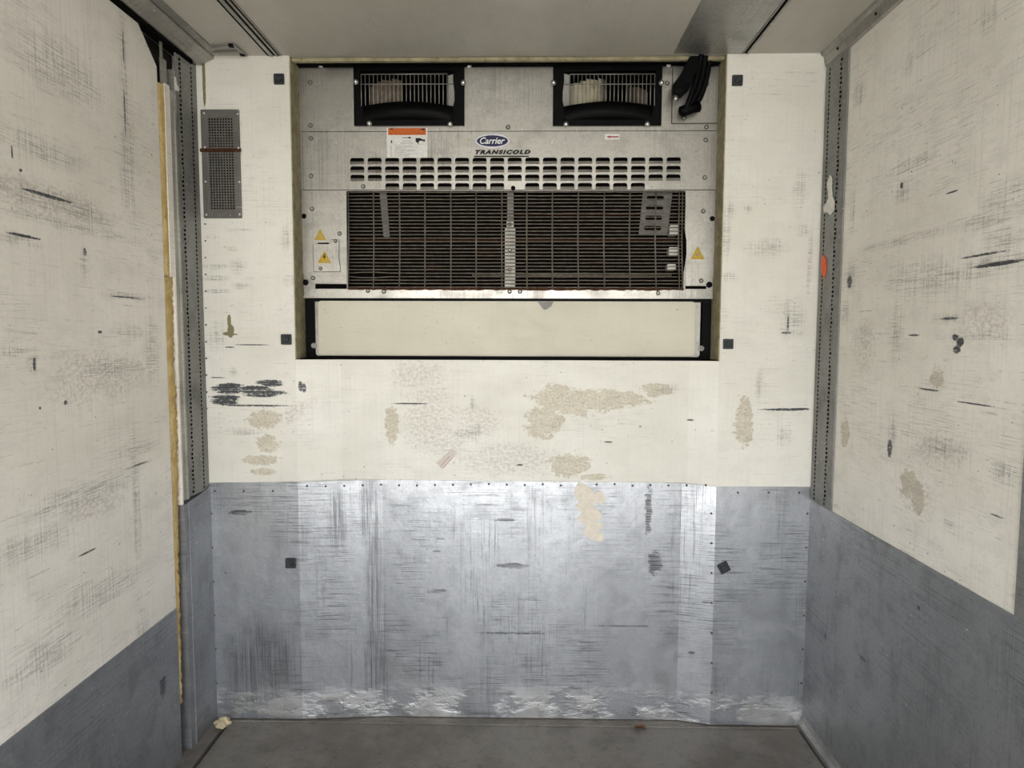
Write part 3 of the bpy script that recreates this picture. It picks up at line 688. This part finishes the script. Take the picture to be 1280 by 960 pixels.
mb.plate([(c0[0], c0[1]), (c1[0]-.002, c0[1]), (c1[0], c0[1]+.02), (c1[0]-.006, c0[1]+.055), (c1[0]-.003, ny[1]), (ny[0]-.002, ny[1]), (ny[0]-.006, ny[1]-.008), (ny[0]-.006, c1[1]), (c0[0]-.001, c1[1])], [], 'y', UY-.010, UY-.0002)
cp = obj('cover_plate', mb, 'unit', unit, bevel=.0025)
mb = MB(); a = U(398, 306); b = U(411, 304.3); mb.box(a[0], b[0], UY-.0085, UY-.0004, a[1]-.001, b[1]+.002); obj('slot', mb, 'void', unit)

mb = MB(); mb.box(OX0+.005, OX1-.005, UY-.030, UY-.001, zpt+.002, H-.001); obj('top_gap_block', mb, 'void', unit)  # black block stands in for the shade in the gap above the panel
# fan outlets
for fi, (fx0, fx1, fz0, fz1, mir) in enumerate(fans):
    w = fx1-fx0; cx = (fx0+fx1)/2; s = -1 if mir else 1
    ou = lambda k: cx+s*(k-.5)*w                       # 0..1 across the outlet, mirrored on the right one
    zo1 = fz1-.022; zo0 = fz0+.085; 
    hole = [(ou(.055), zo1), (ou(.055), zo0-.010)]
    for i in range(13):
        k = .055+(.900-.055)*i/12; hole.append((ou(k), zo0-.010+math.sin(math.pi*i/12)*.020))
    hole += [(ou(.912), zo0+.012), (ou(.912), zo0+.045), (ou(.900), zo1-.04), (ou(.900), zo1)]
    clean = [hole[0]]
    for q in hole[1:]:
        if (q[0]-clean[-1][0])**2+(q[1]-clean[-1][1])**2 > 1e-8: clean.append(q)
    mb = MB(); mb.plate(rect(fx0, fz0, fx1, fz1), [clean], 'y', UY-.012, UY-.0003)
    out = obj('fan_outlet', mb, 'black', unit, bevel=.002)
    # shaped lip under the opening and raised rim
    mb = MB(); vs = []; nn = 24
    for i in range(nn+1):
        k = .08+(.90-.08)*i/nn; arch = math.sin(math.pi*i/nn)
        vs += [(ou(k), UY-.012, fz0+.022), (ou(k), UY-.012-.018*arch, fz0+.030), (ou(k), UY-.012-.022*arch, zo0-.012+.014*arch), (ou(k), UY-.009, zo0-.010+.019*arch)]
    mb.add(vs, [(4*i+j, 4*i+4+j, 4*i+5+j, 4*i+1+j) for i in range(nn) for j in range(3)])
    obj('air_deflector', mb, 'black', out, smooth=True)
    # scroll housing behind
    mb = MB(); ix0, ix1 = min(ou(.03), ou(.95)), max(ou(.03), ou(.95))
    mb.box(ix0, ix1, .30, .31, fz0+.03, zpt-.014); mb.box(ix0-.004, ix0, UY+.004, .31, fz0+.03, zpt-.014); mb.box(ix1, ix1+.004, UY+.004, .31, fz0+.03, zpt-.014)
    mb.box(ix0, ix1, UY+.004, .31, zpt-.018, zpt-.014); mb.box(ix0, ix1, UY+.004, .31, fz0+.03, fz0+.034)
    obj('scroll_housing', mb, 'void', out)
    mb = MB(); g0, g1 = sorted((ou(.835), ou(.925))); gz = zpt-.02
    vs = []
    for i in range(9):
        t = i/8; z = fz0+.05+(gz-fz0-.05)*t
        vs += [(ou(.845), UY+.03, z), (ou(.928-.012*math.cos(t*3)), UY+.004, z)]
    mb.add(vs, [(2*i, 2*i+1, 2*i+3, 2*i+2) for i in range(8)])
    mb.add([(v[0]+s*.004, v[1]+.004, v[2]) for v in vs], [(2*i, 2*i+2, 2*i+3, 2*i+1) for i in range(8)])
    obj('air_guide', mb, 'guide', out, smooth=True)
    # blower wheel: upright vanes round a drum
    mb = MB(); rad = .150; cxw = (ou(.065)+ou(.845))/2; cyw = UY+.150; nv = 34
    for i in range(nv):
        t = math.pi*(1+i/(nv-1)); px_, py_ = cxw+rad*math.cos(t)*1.12, cyw+rad*.85*math.sin(t)
        t2 = t+.10; qx, qy = cxw+(rad-.03)*math.cos(t2)*1.12, cyw+(rad-.03)*.85*math.sin(t2)
        dx, dy = .002*math.cos(t), .002*math.sin(t)
        k = i/(nv-1)
        zt_ = zpt-.030-.008*((i*7) % 5)/5 if (k < .45) else zpt-.058
        pale = mir and k < .42  # vanes that get the lit colour
        if .45 < k < .62 or (not mir and k > .45): continue
        vs = [(px_+dx, py_+dy, fz0+.04), (qx+dx, qy+dy, fz0+.04), (qx+dx, qy+dy, zt_), (px_+dx, py_+dy, zt_), (px_-dx, py_-dy, fz0+.04), (qx-dx, qy-dy, fz0+.04), (qx-dx, qy-dy, zt_), (px_-dx, py_-dy, zt_)]
        mb.add(vs, [(0, 1, 2, 3), (4, 7, 6, 5), (0, 3, 7, 4), (1, 5, 6, 2), (3, 2, 6, 7), (0, 4, 5, 1)], 0 if pale else 1)
    mb.box(cxw-rad*1.12, cxw+rad*1.12, cyw-rad*.8, cyw+.01, fz0+.036, fz0+.041, 1)
    obj('blower_wheel', mb, ['fan_lit', 'fan_brown'], out)
    # wire guard
    mb = MB(); yg = UY-.003; k0, k1 = .065, .845; nw = 22
    for i in range(nw):
        k = k0+(k1-k0)*(i/(nw-1)); mb.tube([(ou(k), yg, zo0-.012), (ou(k), yg, zo1-.012)], .0019, 6)
    mb.tube([(ou(k0-.008), yg-.003, zo1-.052), (ou(.905), yg-.003, zo1-.052)], .0021, 6)
    mb.tube([(ou(k0), yg-.001, zo1-.012), (ou(k1), yg-.001, zo1-.012)], .0021, 6)
    obj('wire_guard', mb, 'fan_wire', out, smooth=True)
    for (bx, by) in (((444.5, 102), (579, 103), (461.5, 154), (562.5, 155)), ((692, 103), (827, 103), (707.5, 155), (809.5, 155)))[fi]:
        c = U(bx, by, UY-.016); mb = MB(); mb.lathe_y(c[0], c[1], [(.0105, UY-.012), (.0105, UY-.0145), (.007, UY-.0148), (.0065, UY-.020), (.004, UY-.0215)], 14)
        obj('bolt', mb, 'bright_bolt', out, smooth=True)

# bolts of the steel panels
def bolt(px, py, r=.0085, y=UY, par=None, mat='bolt'):
    c = U(px, py, y); mb = MB()
    mb.lathe_y(c[0], c[1], [(r*1.1, y), (r*1.1, y-.0015), (r*.7, y-.0025)], 14, 1)
    mb.lathe_y(c[0], c[1], [(r*.64, y-.001), (r*.60, y-.0062), (r*.35, y-.0075)], 12, 0)
    return obj('bolt', mb, [mat, 'washer'], par or unit)
for px, py in ((388, 103), (388.3, 157), (388.8, 173), (389, 220), (454, 233), (635, 159), (390, 261), (391.5, 347.5), (883, 159), (882, 175), (881, 222), (879, 264), (876.5, 351),
               (834, 104), (846, 121), (883.5, 105), (855, 148), (424.5, 292), (460, 363.5), (480, 364.5), (650, 364.5), (637, 364.5), (822.5, 366.5)):
    yy = UY-.004 if (px > 841 and py < 154) else UY
    bolt(px, py, .0085, yy)
bolt(419.5, 301.5, .007, UY-.010, cp); bolt(400.5, 335.5, .007, UY-.010, cp)
for px, py in ((637.3, 280.5), (637.3, 312.5), (637.3, 337)): bolt(px, py, .0075, UY+.010, strap)
for px, py in ((380.3, 270.5), (382, 353), (890, 273.5), (886.5, 356)):
    c = U(px, py, UY+.004); mb = MB(); mb.lathe_y(c[0], c[1], [(.0125, UY+.005), (.0125, UY+.0015), (.010, UY-.0005), (.004, UY-.0005)], 18)
    obj('rubber_plug', mb, 'black_rubber', unit, smooth=True)
c = U(641.5, 235.5); mb = MB(); mb.lathe_y(c[0], c[1], [(.009, UY), (.009, UY-.008), (.005, UY-.012)], 14); obj('catch', mb, 'black_rubber', unit, smooth=True)
for (a, b) in ((402, 84), (587, 84), (835, 83)):
    c = U(a, b); mb = MB(); mb.box(c[0]-.009, c[0]+.009, UY-.018, UY-.001, c[1]-.006, c[1]+.008); obj('clip', mb, 'bolt', unit, bevel=.003)

# labels and marks on the unit
def tri(px, py, half, name='warning_triangle', lab=None, y=UY, par=None):
    c = U(px, py, y); e = U(px+half, py, y)[0]-c[0]; h = e*1.78
    def T_(k): return [(c[0]-e*k, c[1]-h*.5*k), (c[0]+e*k, c[1]-h*.5*k), (c[0], c[1]+h*.5*k)]
    mb = MB(); mb.plate(T_(1), [], 'y', y-.0012, y-.0002, 0)
    q = [Vector((a, b)) for a, b in T_(.80)]; z0 = -h*.03
    mb.plate([(a, b+z0) for a, b in T_(.76)], [[(a, b+z0) for a, b in T_(.66)]], 'y', y-.0016, y-.0012, 1)
    bl = [(.06, .28), (-.18, -.05), (-.02, -.05), (-.10, -.34), (.18, .02), (.02, .02), (.14, .28)] if lab == 'bolt' else [(-.18, -.28), (.18, -.28), (.14, -.02), (-.14, -.02)]
    mb.plate([(c[0]+u*e*1.5, c[1]+v*e*1.5) for u, v in bl], [], 'y', y-.0018, y-.0012, 2 if lab == 'bolt' else 1)
    return obj(name, mb, ['yellow', 'olive', 'label_black'], par or unit, label='yellow triangular warning sticker')
tri(400.3, 293, 7.8); tri(872, 316, 9.2); tri(405.5, 321, 8.6, lab='bolt', y=UY-.010, par=cp)
# orange and white caution label
Lx0, Lz1 = U(483.5, 160); Lx1, Lz0 = U(534.5, 197.3)
lw_, lh_ = Lx1-Lx0, Lz1-Lz0
mb = MB(); mb.box(Lx0, Lx1, UY-.0020, UY-.0002, Lz0, Lz1)
lab = obj('caution_label', mb, 'label_white', unit, label='white caution label with an orange band along its top')
def LB(u0, v0, u1, v1, mi, mb, d=.0026): mb.box(Lx0+u0*lw_, Lx0+u1*lw_, UY-d, UY-.0019, Lz1-v1*lh_, Lz1-v0*lh_, mi)
mb = MB(); LB(.035, .01, .965, .24, 0, mb); obj('orange_band', mb, 'orange', lab)
mb = MB()
LB(.08, .02, .16, .06, 0, mb, .003); LB(.85, .03, .93, .075, 0, mb, .003)
def LQ(pts, mi=0): mb.plate([(Lx0+u*lw_, Lz1-v*lh_) for u, v in pts], [], 'y', UY-.003, UY-.0019, mi)
LQ([(.38, .32), (.54, .32), (.54, .295), (.62, .33), (.54, .365), (.54, .34), (.38, .34)][::-1])
LQ([(.71, .35), (.80, .34), (.92, .40), (.95, .38), (.93, .47), (.86, .43), (.80, .44), (.78, .50), (.80, .57), (.75, .50), (.71, .46)][::-1])
LQ([(.10, .44), (.115, .40), (.13, .44), (.13, .51), (.10, .51)][::-1])
LB(.04, .56, .95, .565, 1, mb); LB(.15, .30, .155, .56, 1, mb)
LB(.40, .43, .60, .455, 1, mb); LB(.33, .50, .66, .525, 1, mb)
for i in range(9):
    v = .60+i*.042; LB(.08, v, .13, v+.02, 1, mb); LB(.18, v, .18+.62*(.72+.28*math.sin(i*2.3)), v+.016, 1, mb)
obj('print', mb, ['label_black', 'label_grey'], lab)
# red arrow sticker
a = U(756, 174.6); b = U(774.5, 167.8); mb = MB(); mb.box(a[0], b[0], UY-.0016, UY-.0002, a[1], b[1])
al = obj('arrow_sticker', mb, 'label_white', unit, label='small white sticker with a red arrow pointing left')
cz = (a[1]+b[1])/2; w_ = b[0]-a[0]
mb = MB(); mb.plate([(a[0]+w_*k, cz+v) for k, v in ((.10, 0), (.38, .0055), (.36, .0022), (.92, .0022), (.92, -.0022), (.36, -.0022), (.38, -.0055))][::-1], [], 'y', UY-.0022, UY-.0015); obj('arrow', mb, 'red', al)

def text_mesh(txt, x0, x1, z0, z1, y, shear, spacing, bold, mat, name, parent):
    cu = bpy.data.curves.new('lettering', 'FONT'); cu.body = txt; cu.shear = shear; cu.space_character = spacing; cu.offset = bold; cu.resolution_u = 3; cu.extrude = .02
    o = bpy.data.objects.new('lettering', cu); COL.objects.link(o); bpy.context.view_layer.update()
    me = o.to_mesh(); xs = [v.co.x for v in me.vertices]; zs = [v.co.y for v in me.vertices]
    kx = (x1-x0)/(max(xs)-min(xs)); kz = (z1-z0)/(max(zs)-min(zs)); mb = MB()
    mb.add([(x0+(v.co.x-min(xs))*kx, y-v.co.z*.015, z0+(v.co.y-min(zs))*kz) for v in me.vertices], [tuple(p.vertices) for p in me.polygons])
    o.to_mesh_clear(); bpy.data.objects.remove(o); bpy.data.curves.remove(cu)
    return obj(name, mb, mat, parent)
c = U(615.8, 176.4); e = U(637.2, 167.2); ea, eb = e[0]-c[0], e[1]-c[1]
mb = MB(); mb.plate(ellipse(c[0], c[1], ea, eb), [], 'y', UY-.0022, UY-.0002, 0)
badge = obj('badge', mb, 'badge_rim', unit, label='oval blue maker badge with white script')
mb = MB(); mb.plate(ellipse(c[0]-.001, c[1], ea*.91, eb*.76), [], 'y', UY-.0030, UY-.0021, 0); obj('badge_field', mb, 'navy', badge)
a = U(600.0, 180.2); b = U(631.0, 172.0)
text_mesh('Carrier', a[0], b[0], a[1], b[1], UY-.0032, .28, .98, .012, 'badge_white', 'script', badge)
a = U(594, 193.0); b = U(663.3, 187.3)
mb = MB(); u0 = U(592.5, 196.3); u1 = U(661, 194.7); mb.box(u0[0], u1[0], UY-.0018, UY-.0002, u0[1], u1[1])
bar = obj('name_bar', mb, 'label_black', unit, label='black lettering over a black line')
text_mesh('TRANSICOLD', a[0], b[0], a[1], b[1], UY-.0012, .32, 1.30, .075, 'label_black', 'lettering', bar)

# ------------------------------------------------------------------ black cables under the ceiling
ck = on_z(876, 62, H)
cab = thing('cable_bundle', 'black folded cables and plug hanging from ceiling beside the right fan outlet', 'cable', (ck[0], ck[1], H-.003))
def C3(px, py, y): q = on_y(px, py, y); return (q[0], y, q[1])
def curve(ps, n=6):
    ps = [Vector(p) for p in ps]; out = []
    for i in range(len(ps)-1):
        a, b, c_, d = ps[max(i-1, 0)], ps[i], ps[i+1], ps[min(i+2, len(ps)-1)]
        for k in range(n):
            t = k/n; out.append(.5*((2*b)+(c_-a)*t+(2*a-5*b+4*c_-d)*t*t+(3*b-a-3*c_+d)*t**3))
    return out+[ps[-1]]
ztop = Vector((0, 0, 0))
for i, (p, r) in enumerate((([(888, 60), (886, 80), (882, 102), (875, 122), (868, 130)], .0115), ([(882, 60), (880, 82), (876, 102), (868, 122), (858, 136)], .012),
                            ([(877, 60), (874, 84), (869, 106), (862, 124), (857, 137)], .010))):
    y0 = .028-.012*i
    pts = [C3(a, b, y0+.03*k/4) for k, (a, b) in enumerate(p)]
    tp = Vector(pts[0]); dz = H-.002-tp.z; pts[0] = (tp.x, tp.y-.0, H-.002)
    mb = MB(); mb.tube(curve(pts), r, 10); obj('cable', mb, 'black_rubber', cab, smooth=True)
mb = MB(); c = C3(856, 138, .045)
mb.tube([(c[0]-.022, c[1], c[2]-.008), (c[0]-.016, c[1], c[2]-.006), (c[0]+.012, c[1], c[2]+.004), (c[0]+.03, c[1], c[2]+.010), (c[0]+.055, c[1]+.01, c[2]+.018), (c[0]+.062, c[1]+.01, c[2]+.02)], [.012, .021, .021, .019, .022, .012], 14)
obj('connector', mb, 'black', cab, smooth=True)
q = [C3(a, b, 0.0) for a, b in ((863, 64), (876, 63), (874, 84), (866, 102), (862, 110), (855, 117), (846, 119), (842.5, 110), (843, 103), (850, 94), (856, 84))]
q = [(a[0], min(a[2], H-.004)) for a in q]
mb = MB(); mb.plate(q, [], 'y', .005, .050); plug = obj('plug', mb, 'black', cab, bevel=.006)
mb = MB()
for k in range(3):
    a = C3(848+k*4, 108-k*3, 0); mb.box(a[0]-.004, a[0]+.035, .001, .006, a[2]-.002, a[2]+.002)
obj('grip_ridge', mb, 'black', plug, bevel=.001)
mb = MB(); a = C3(846.5, 121, .0); mb.tube([(a[0], .02, a[2]+.012), (a[0]-.002, .02, a[2]-.002), (a[0]-.003, .02, a[2]-.010)], [.009, .010, .006], 12)
obj('plug_tip', mb, 'bolt', plug, smooth=True, label='grey metal tip of the plug')

# ------------------------------------------------------------------ square wall anchors
def anchor(px, py, half, label, rot=0.0):
    y = -.004 if py > 610 else 0.0
    c = on_y(px, py, y-.004); e = abs(on_y(px+half, py, y)[0]-on_y(px, py, y)[0])
    t = thing('wall_anchor', label, 'wall anchor', (c[0], y, c[1]), 'square wall anchors')
    R = Matrix.Rotation(math.radians(rot), 2)
    pts = [R @ Vector(p) for p in rrect(-e, -e, e, e, e*.18, 3)]
    mb = MB(); mb.plate([(c[0]+p.x, c[1]+p.y) for p in pts], [], 'y', y-.007, y-.0002); obj('washer_plate', mb, 'anchor', t, bevel=.0015)
    mb = MB(); mb.lathe_y(c[0], c[1], [(e*.62, y-.0072), (e*.60, y-.012), (e*.42, y-.015), (e*.40, y-.012), (e*.30, y-.012)], 18); obj('bolt', mb, 'anchor', t, smooth=True)
for a in ((348.7, 98.8, 6.4, 'square grey wall anchor near the ceiling on the wall left of the unit'),
          (921.8, 100.5, 6.6, 'square blue-grey wall anchor near the ceiling on the wall right of the unit'),
          (357.8, 424.3, 6.5, 'square dark wall anchor beside the lower left corner of the unit'),
          (910.3, 430, 6.3, 'square dark wall anchor beside the lower right corner of the unit'),
          (363.3, 704, 6.4, 'upright square dark anchor on the left part of the steel kick plate'),
          (904.8, 709.5, 6.6, 'square dark anchor turned askew on the right part of the steel kick plate', 28)): anchor(*a)

# ------------------------------------------------------------------ air grille on the left of the front wall
gx0, gz1_ = on_y(252.0, 138); gx1, gz0_ = on_y(303, 273)
gr = thing('air_grille', 'grey steel air grille with wire mesh on the white wall left of the unit', 'grille', ((gx0+gx1)/2, 0, gz0_))
mx0, mx1 = on_y(262.5, 200)[0], on_y(293.5, 200)[0]; mz0, mz1 = on_y(278, 262.5)[1], on_y(278, 148)[1]
mb = MB(); mb.plate(rect(gx0, gz0_, gx1, gz1_), [rect(mx0, mz0, mx1, mz1)], 'y', -.012, -.0003); obj('grille_frame', mb, 'mesh_frame', gr, bevel=.002)
mb = MB(); mb.box(mx0-.002, mx1+.002, -.0020, -.0008, mz0-.002, mz1+.002); obj('grille_backing', mb, 'void', gr)
mb = MB(); nx_, nz_ = 9, 34
for i in range(nx_+1):
    x = mx0+(mx1-mx0)*i/nx_; mb.box(x-.0021, x+.0021, -.0085, -.0055, mz0, mz1)
for i in range(nz_+1):
    z = mz0+(mz1-mz0)*i/nz_; mb.box(mx0, mx1, -.0090, -.0060, z-.0019, z+.0019)
obj('wire_mesh', mb, 'mesh', gr)
mb = MB(); a = on_y(252, 190); b = on_y(303, 187.5); mb.box(a[0], b[0], -.0135, -.0118, a[1]-.003, b[1]+.003); obj('strap', mb, 'rust', gr, label='rust-brown strap across the grille')
for px, py in ((255, 141.5), (297, 142.5), (256, 184), (298, 185), (257, 227), (299, 227.5), (258, 268.5), (299.5, 268)):
    c = on_y(px, py, -.012); mb = MB(); mb.lathe_y(c[0], c[1], [(.0045, -.0118), (.0045, -.0135), (.002, -.0145)], 10); obj('screw', mb, 'bright_bolt', gr, smooth=True)

# ------------------------------------------------------------------ small things on the walls
def B3(px, py): return on_y(px, py, LP)
pts = [(723, 601.5), (729, 604), (735, 608), (741, 613), (744, 617), (745, 614), (750, 612), (756, 619), (757, 625), (751, 631), (746, 627), (744, 628), (742, 633), (749, 638), (753, 645), (750, 649), (745, 650.5),
       (754, 655), (749, 664), (755, 668), (753, 677), (738, 674), (734, 670), (727, 664), (732, 657), (726, 652), (721, 647), (728, 641), (724, 638), (718.5, 632), (724, 627), (718, 621), (718, 612)]
mb = MB(); mb.plate([B3(*p) for p in pts][::-1], [], 'y', LP-.0062, LP-.0042)
tp = tag(obj('paper_tape', mb, 'tape'), 'torn zigzag strip of cream paper stickers on the steel kick plate', 'sticker')
mb = MB(); q = [B3(*p) for p in ((566, 560), (571.5, 567), (553, 587), (545, 578.5))]
mb.plate(q, [], 'y', LP-.0016, LP-.0002); st = tag(obj('faded_sticker', mb, 'sticker'), 'faded pinkish slanted sticker low on the white wall under the unit', 'sticker')
mb = MB()
for (a, b, wd_) in (((551, 582.5), (562, 570.5), .8), ((553.5, 585), (565, 572.5), .7)):
    dx, dy = b[0]-a[0], b[1]-a[1]; l = math.hypot(dx, dy); nx, ny = -dy/l*wd_*.5, dx/l*wd_*.5
    mb.plate([B3(*p) for p in ((a[0]+nx, a[1]+ny), (b[0]+nx, b[1]+ny), (b[0]-nx, b[1]-ny), (a[0]-nx, a[1]-ny))], [], 'y', LP-.0021, LP-.0015)
obj('print', mb, 'faded_print', st)
XR = W2-.0105
def R3(px, py): return on_x(px, py, XR)
def scrap(pts, mat, name, label, cat, sgn, X, seed, amp=.006):
    """A crumpled torn scrap stuck to a side post."""
    random.seed(seed); q = [on_x(*p, X) for p in pts]; n = len(q); cu = sum(a[0] for a in q)/n; cv_ = sum(a[1] for a in q)/n
    mb = MB(); vs = []; fs = []
    for t in (1.0, .55):
        for a in q: vs.append((X-sgn*(.0006+random.uniform(0, amp)*(1.2-t)), cu+(a[0]-cu)*t, cv_+(a[1]-cv_)*t))
    vs.append((X-sgn*amp*.8, cu, cv_))
    for i in range(n): j = (i+1) % n; fs += [(i, j, n+j, n+i), (n+i, n+j, 2*n)]
    mb.add(vs, fs)
    mb.add([(X-sgn*.0001, v[1], v[2]) for v in vs[:n]], [tuple(range(n))])
    k = len(mb.v)-n
    for i in range(n): mb.f.append((i, k+i, k+(i+1) % n, (i+1) % n)); mb.mi.append(0)
    return tag(obj(name, mb, mat), label, cat)
scrap([(1038, 218), (1040.5, 224), (1040, 233), (1041, 246), (1043.5, 252), (1043, 263), (1038, 269), (1034, 265), (1030, 266), (1029, 259), (1034, 257), (1038, 252), (1036.5, 242), (1033.5, 230)], 'film', 'torn_film', 'pale torn plastic film stuck to the grey post on the right', 'plastic scrap', 1, XR, 1)
scrap([(1028.5, 318), (1031, 321), (1033, 326), (1033.5, 336), (1032, 343), (1030, 348), (1028, 343), (1026.5, 334), (1027, 326)], 'scrap_orange', 'orange_tag', 'small bright orange plastic tag stuck to the grey post on the right', 'tag', 1, XR, 2, .004)
XL = -W2+.0105
scrap([(217.5, 96), (219.5, 96), (221, 107), (224, 110), (223.5, 114), (219, 113), (217.8, 106)], 'film', 'cable_tie', 'white scrap of cable tie hanging on the upper left grey post', 'cable tie', -1, XL, 3, .005)

# small bracket let into the ceiling in the front left corner
c0 = on_z(258, 62, H); 
t = thing('ceiling_bracket', 'flat grey folded bracket on the ceiling in the front left corner', 'bracket', (-1.02, -.06, H))
mb = MB(); q = [on_z(*p, H) for p in ((264, 54), (292, 53), (307, 66.5), (272, 67.5))]
mb.plate(q, [], 'z', H-.004, H-.0003); obj('base_plate', mb, 'ali', t)
mb = MB()
for (a, b, wdt) in (((262, 57.5), (291, 55), .008), ((266, 63), (301, 61.5), .008), ((291, 53), (307, 66.5), .012)):
    p, r = Vector(on_z(*a, H)), Vector(on_z(*b, H)); d = (r-p).normalized(); nrm = Vector((-d.y, d.x))*wdt*.5
    mb.plate([p+nrm, r+nrm, r-nrm, p-nrm], [], 'z', H-.012, H-.004)
obj('flange', mb, 'ali', t)
for p in ((289, 53.5), (303, 64.5)):
    c = on_z(*p, H); mb = MB(); mb.box(c[0]-.009, c[0]+.009, c[1]-.007, c[1]+.007, H-.016, H-.004); obj('screw', mb, 'black_rubber', t, bevel=.002)

# ------------------------------------------------------------------ litter on the floor
def lump(name, mat, c, size, label, cat, seed):
    random.seed(seed); bm = bmesh.new(); bmesh.ops.create_icosphere(bm, subdivisions=3, radius=1)
    ph = [(random.uniform(3, 9), random.uniform(0, 6)) for _ in range(6)]
    for v in bm.verts:
        n = sum(math.sin(f*v.co[i % 3]+p) for i, (f, p) in enumerate(ph))/6
        v.co = Vector((v.co.x*size[0], v.co.y*size[1], max(v.co.z, -.75)*size[2]))*(1+.55*n)
    lo = min(v.co.z for v in bm.verts)
    mb = MB(); bm.verts.ensure_lookup_table()
    mb.add([(c[0]+v.co.x, c[1]+v.co.y, c[2]+v.co.z-lo) for v in bm.verts], [tuple(v.index for v in f.verts) for f in bm.faces]); bm.free()
    return tag(obj(name, mb, mat, smooth=True), label, cat)
c = on_z(278, 911, 0)
lump('foam_lump', 'lump', (c[0], c[1]+.005, .004), (.030, .026, .020), 'crumbled pale yellow lump of foam on the floor in the left corner', 'foam lump', 4)
c = on_z(798, 909.5, 0)
mb = MB(); vs = [(0, 0, .004), (.020, .008, .010), (.034, .002, .006), (.018, -.010, .009), (-.004, .006, .008), (-.022, .003, .005), (-.010, -.008, .009)]
vs = [(c[0]+a, c[1]+b, z) for a, b, z in vs]
mb.add(vs, [(0, 1, 4), (0, 3, 1), (1, 3, 2), (0, 4, 5), (0, 5, 6), (0, 6, 3)]); mb.add([(a, b, z-.003) for a, b, z in vs], [(0, 4, 1), (0, 1, 3), (1, 2, 3), (0, 5, 4), (0, 6, 5), (0, 3, 6)])
tag(obj('dry_leaf', mb, 'leaf'), 'small curled brown leaf on the floor below the steel kick plate', 'leaf')
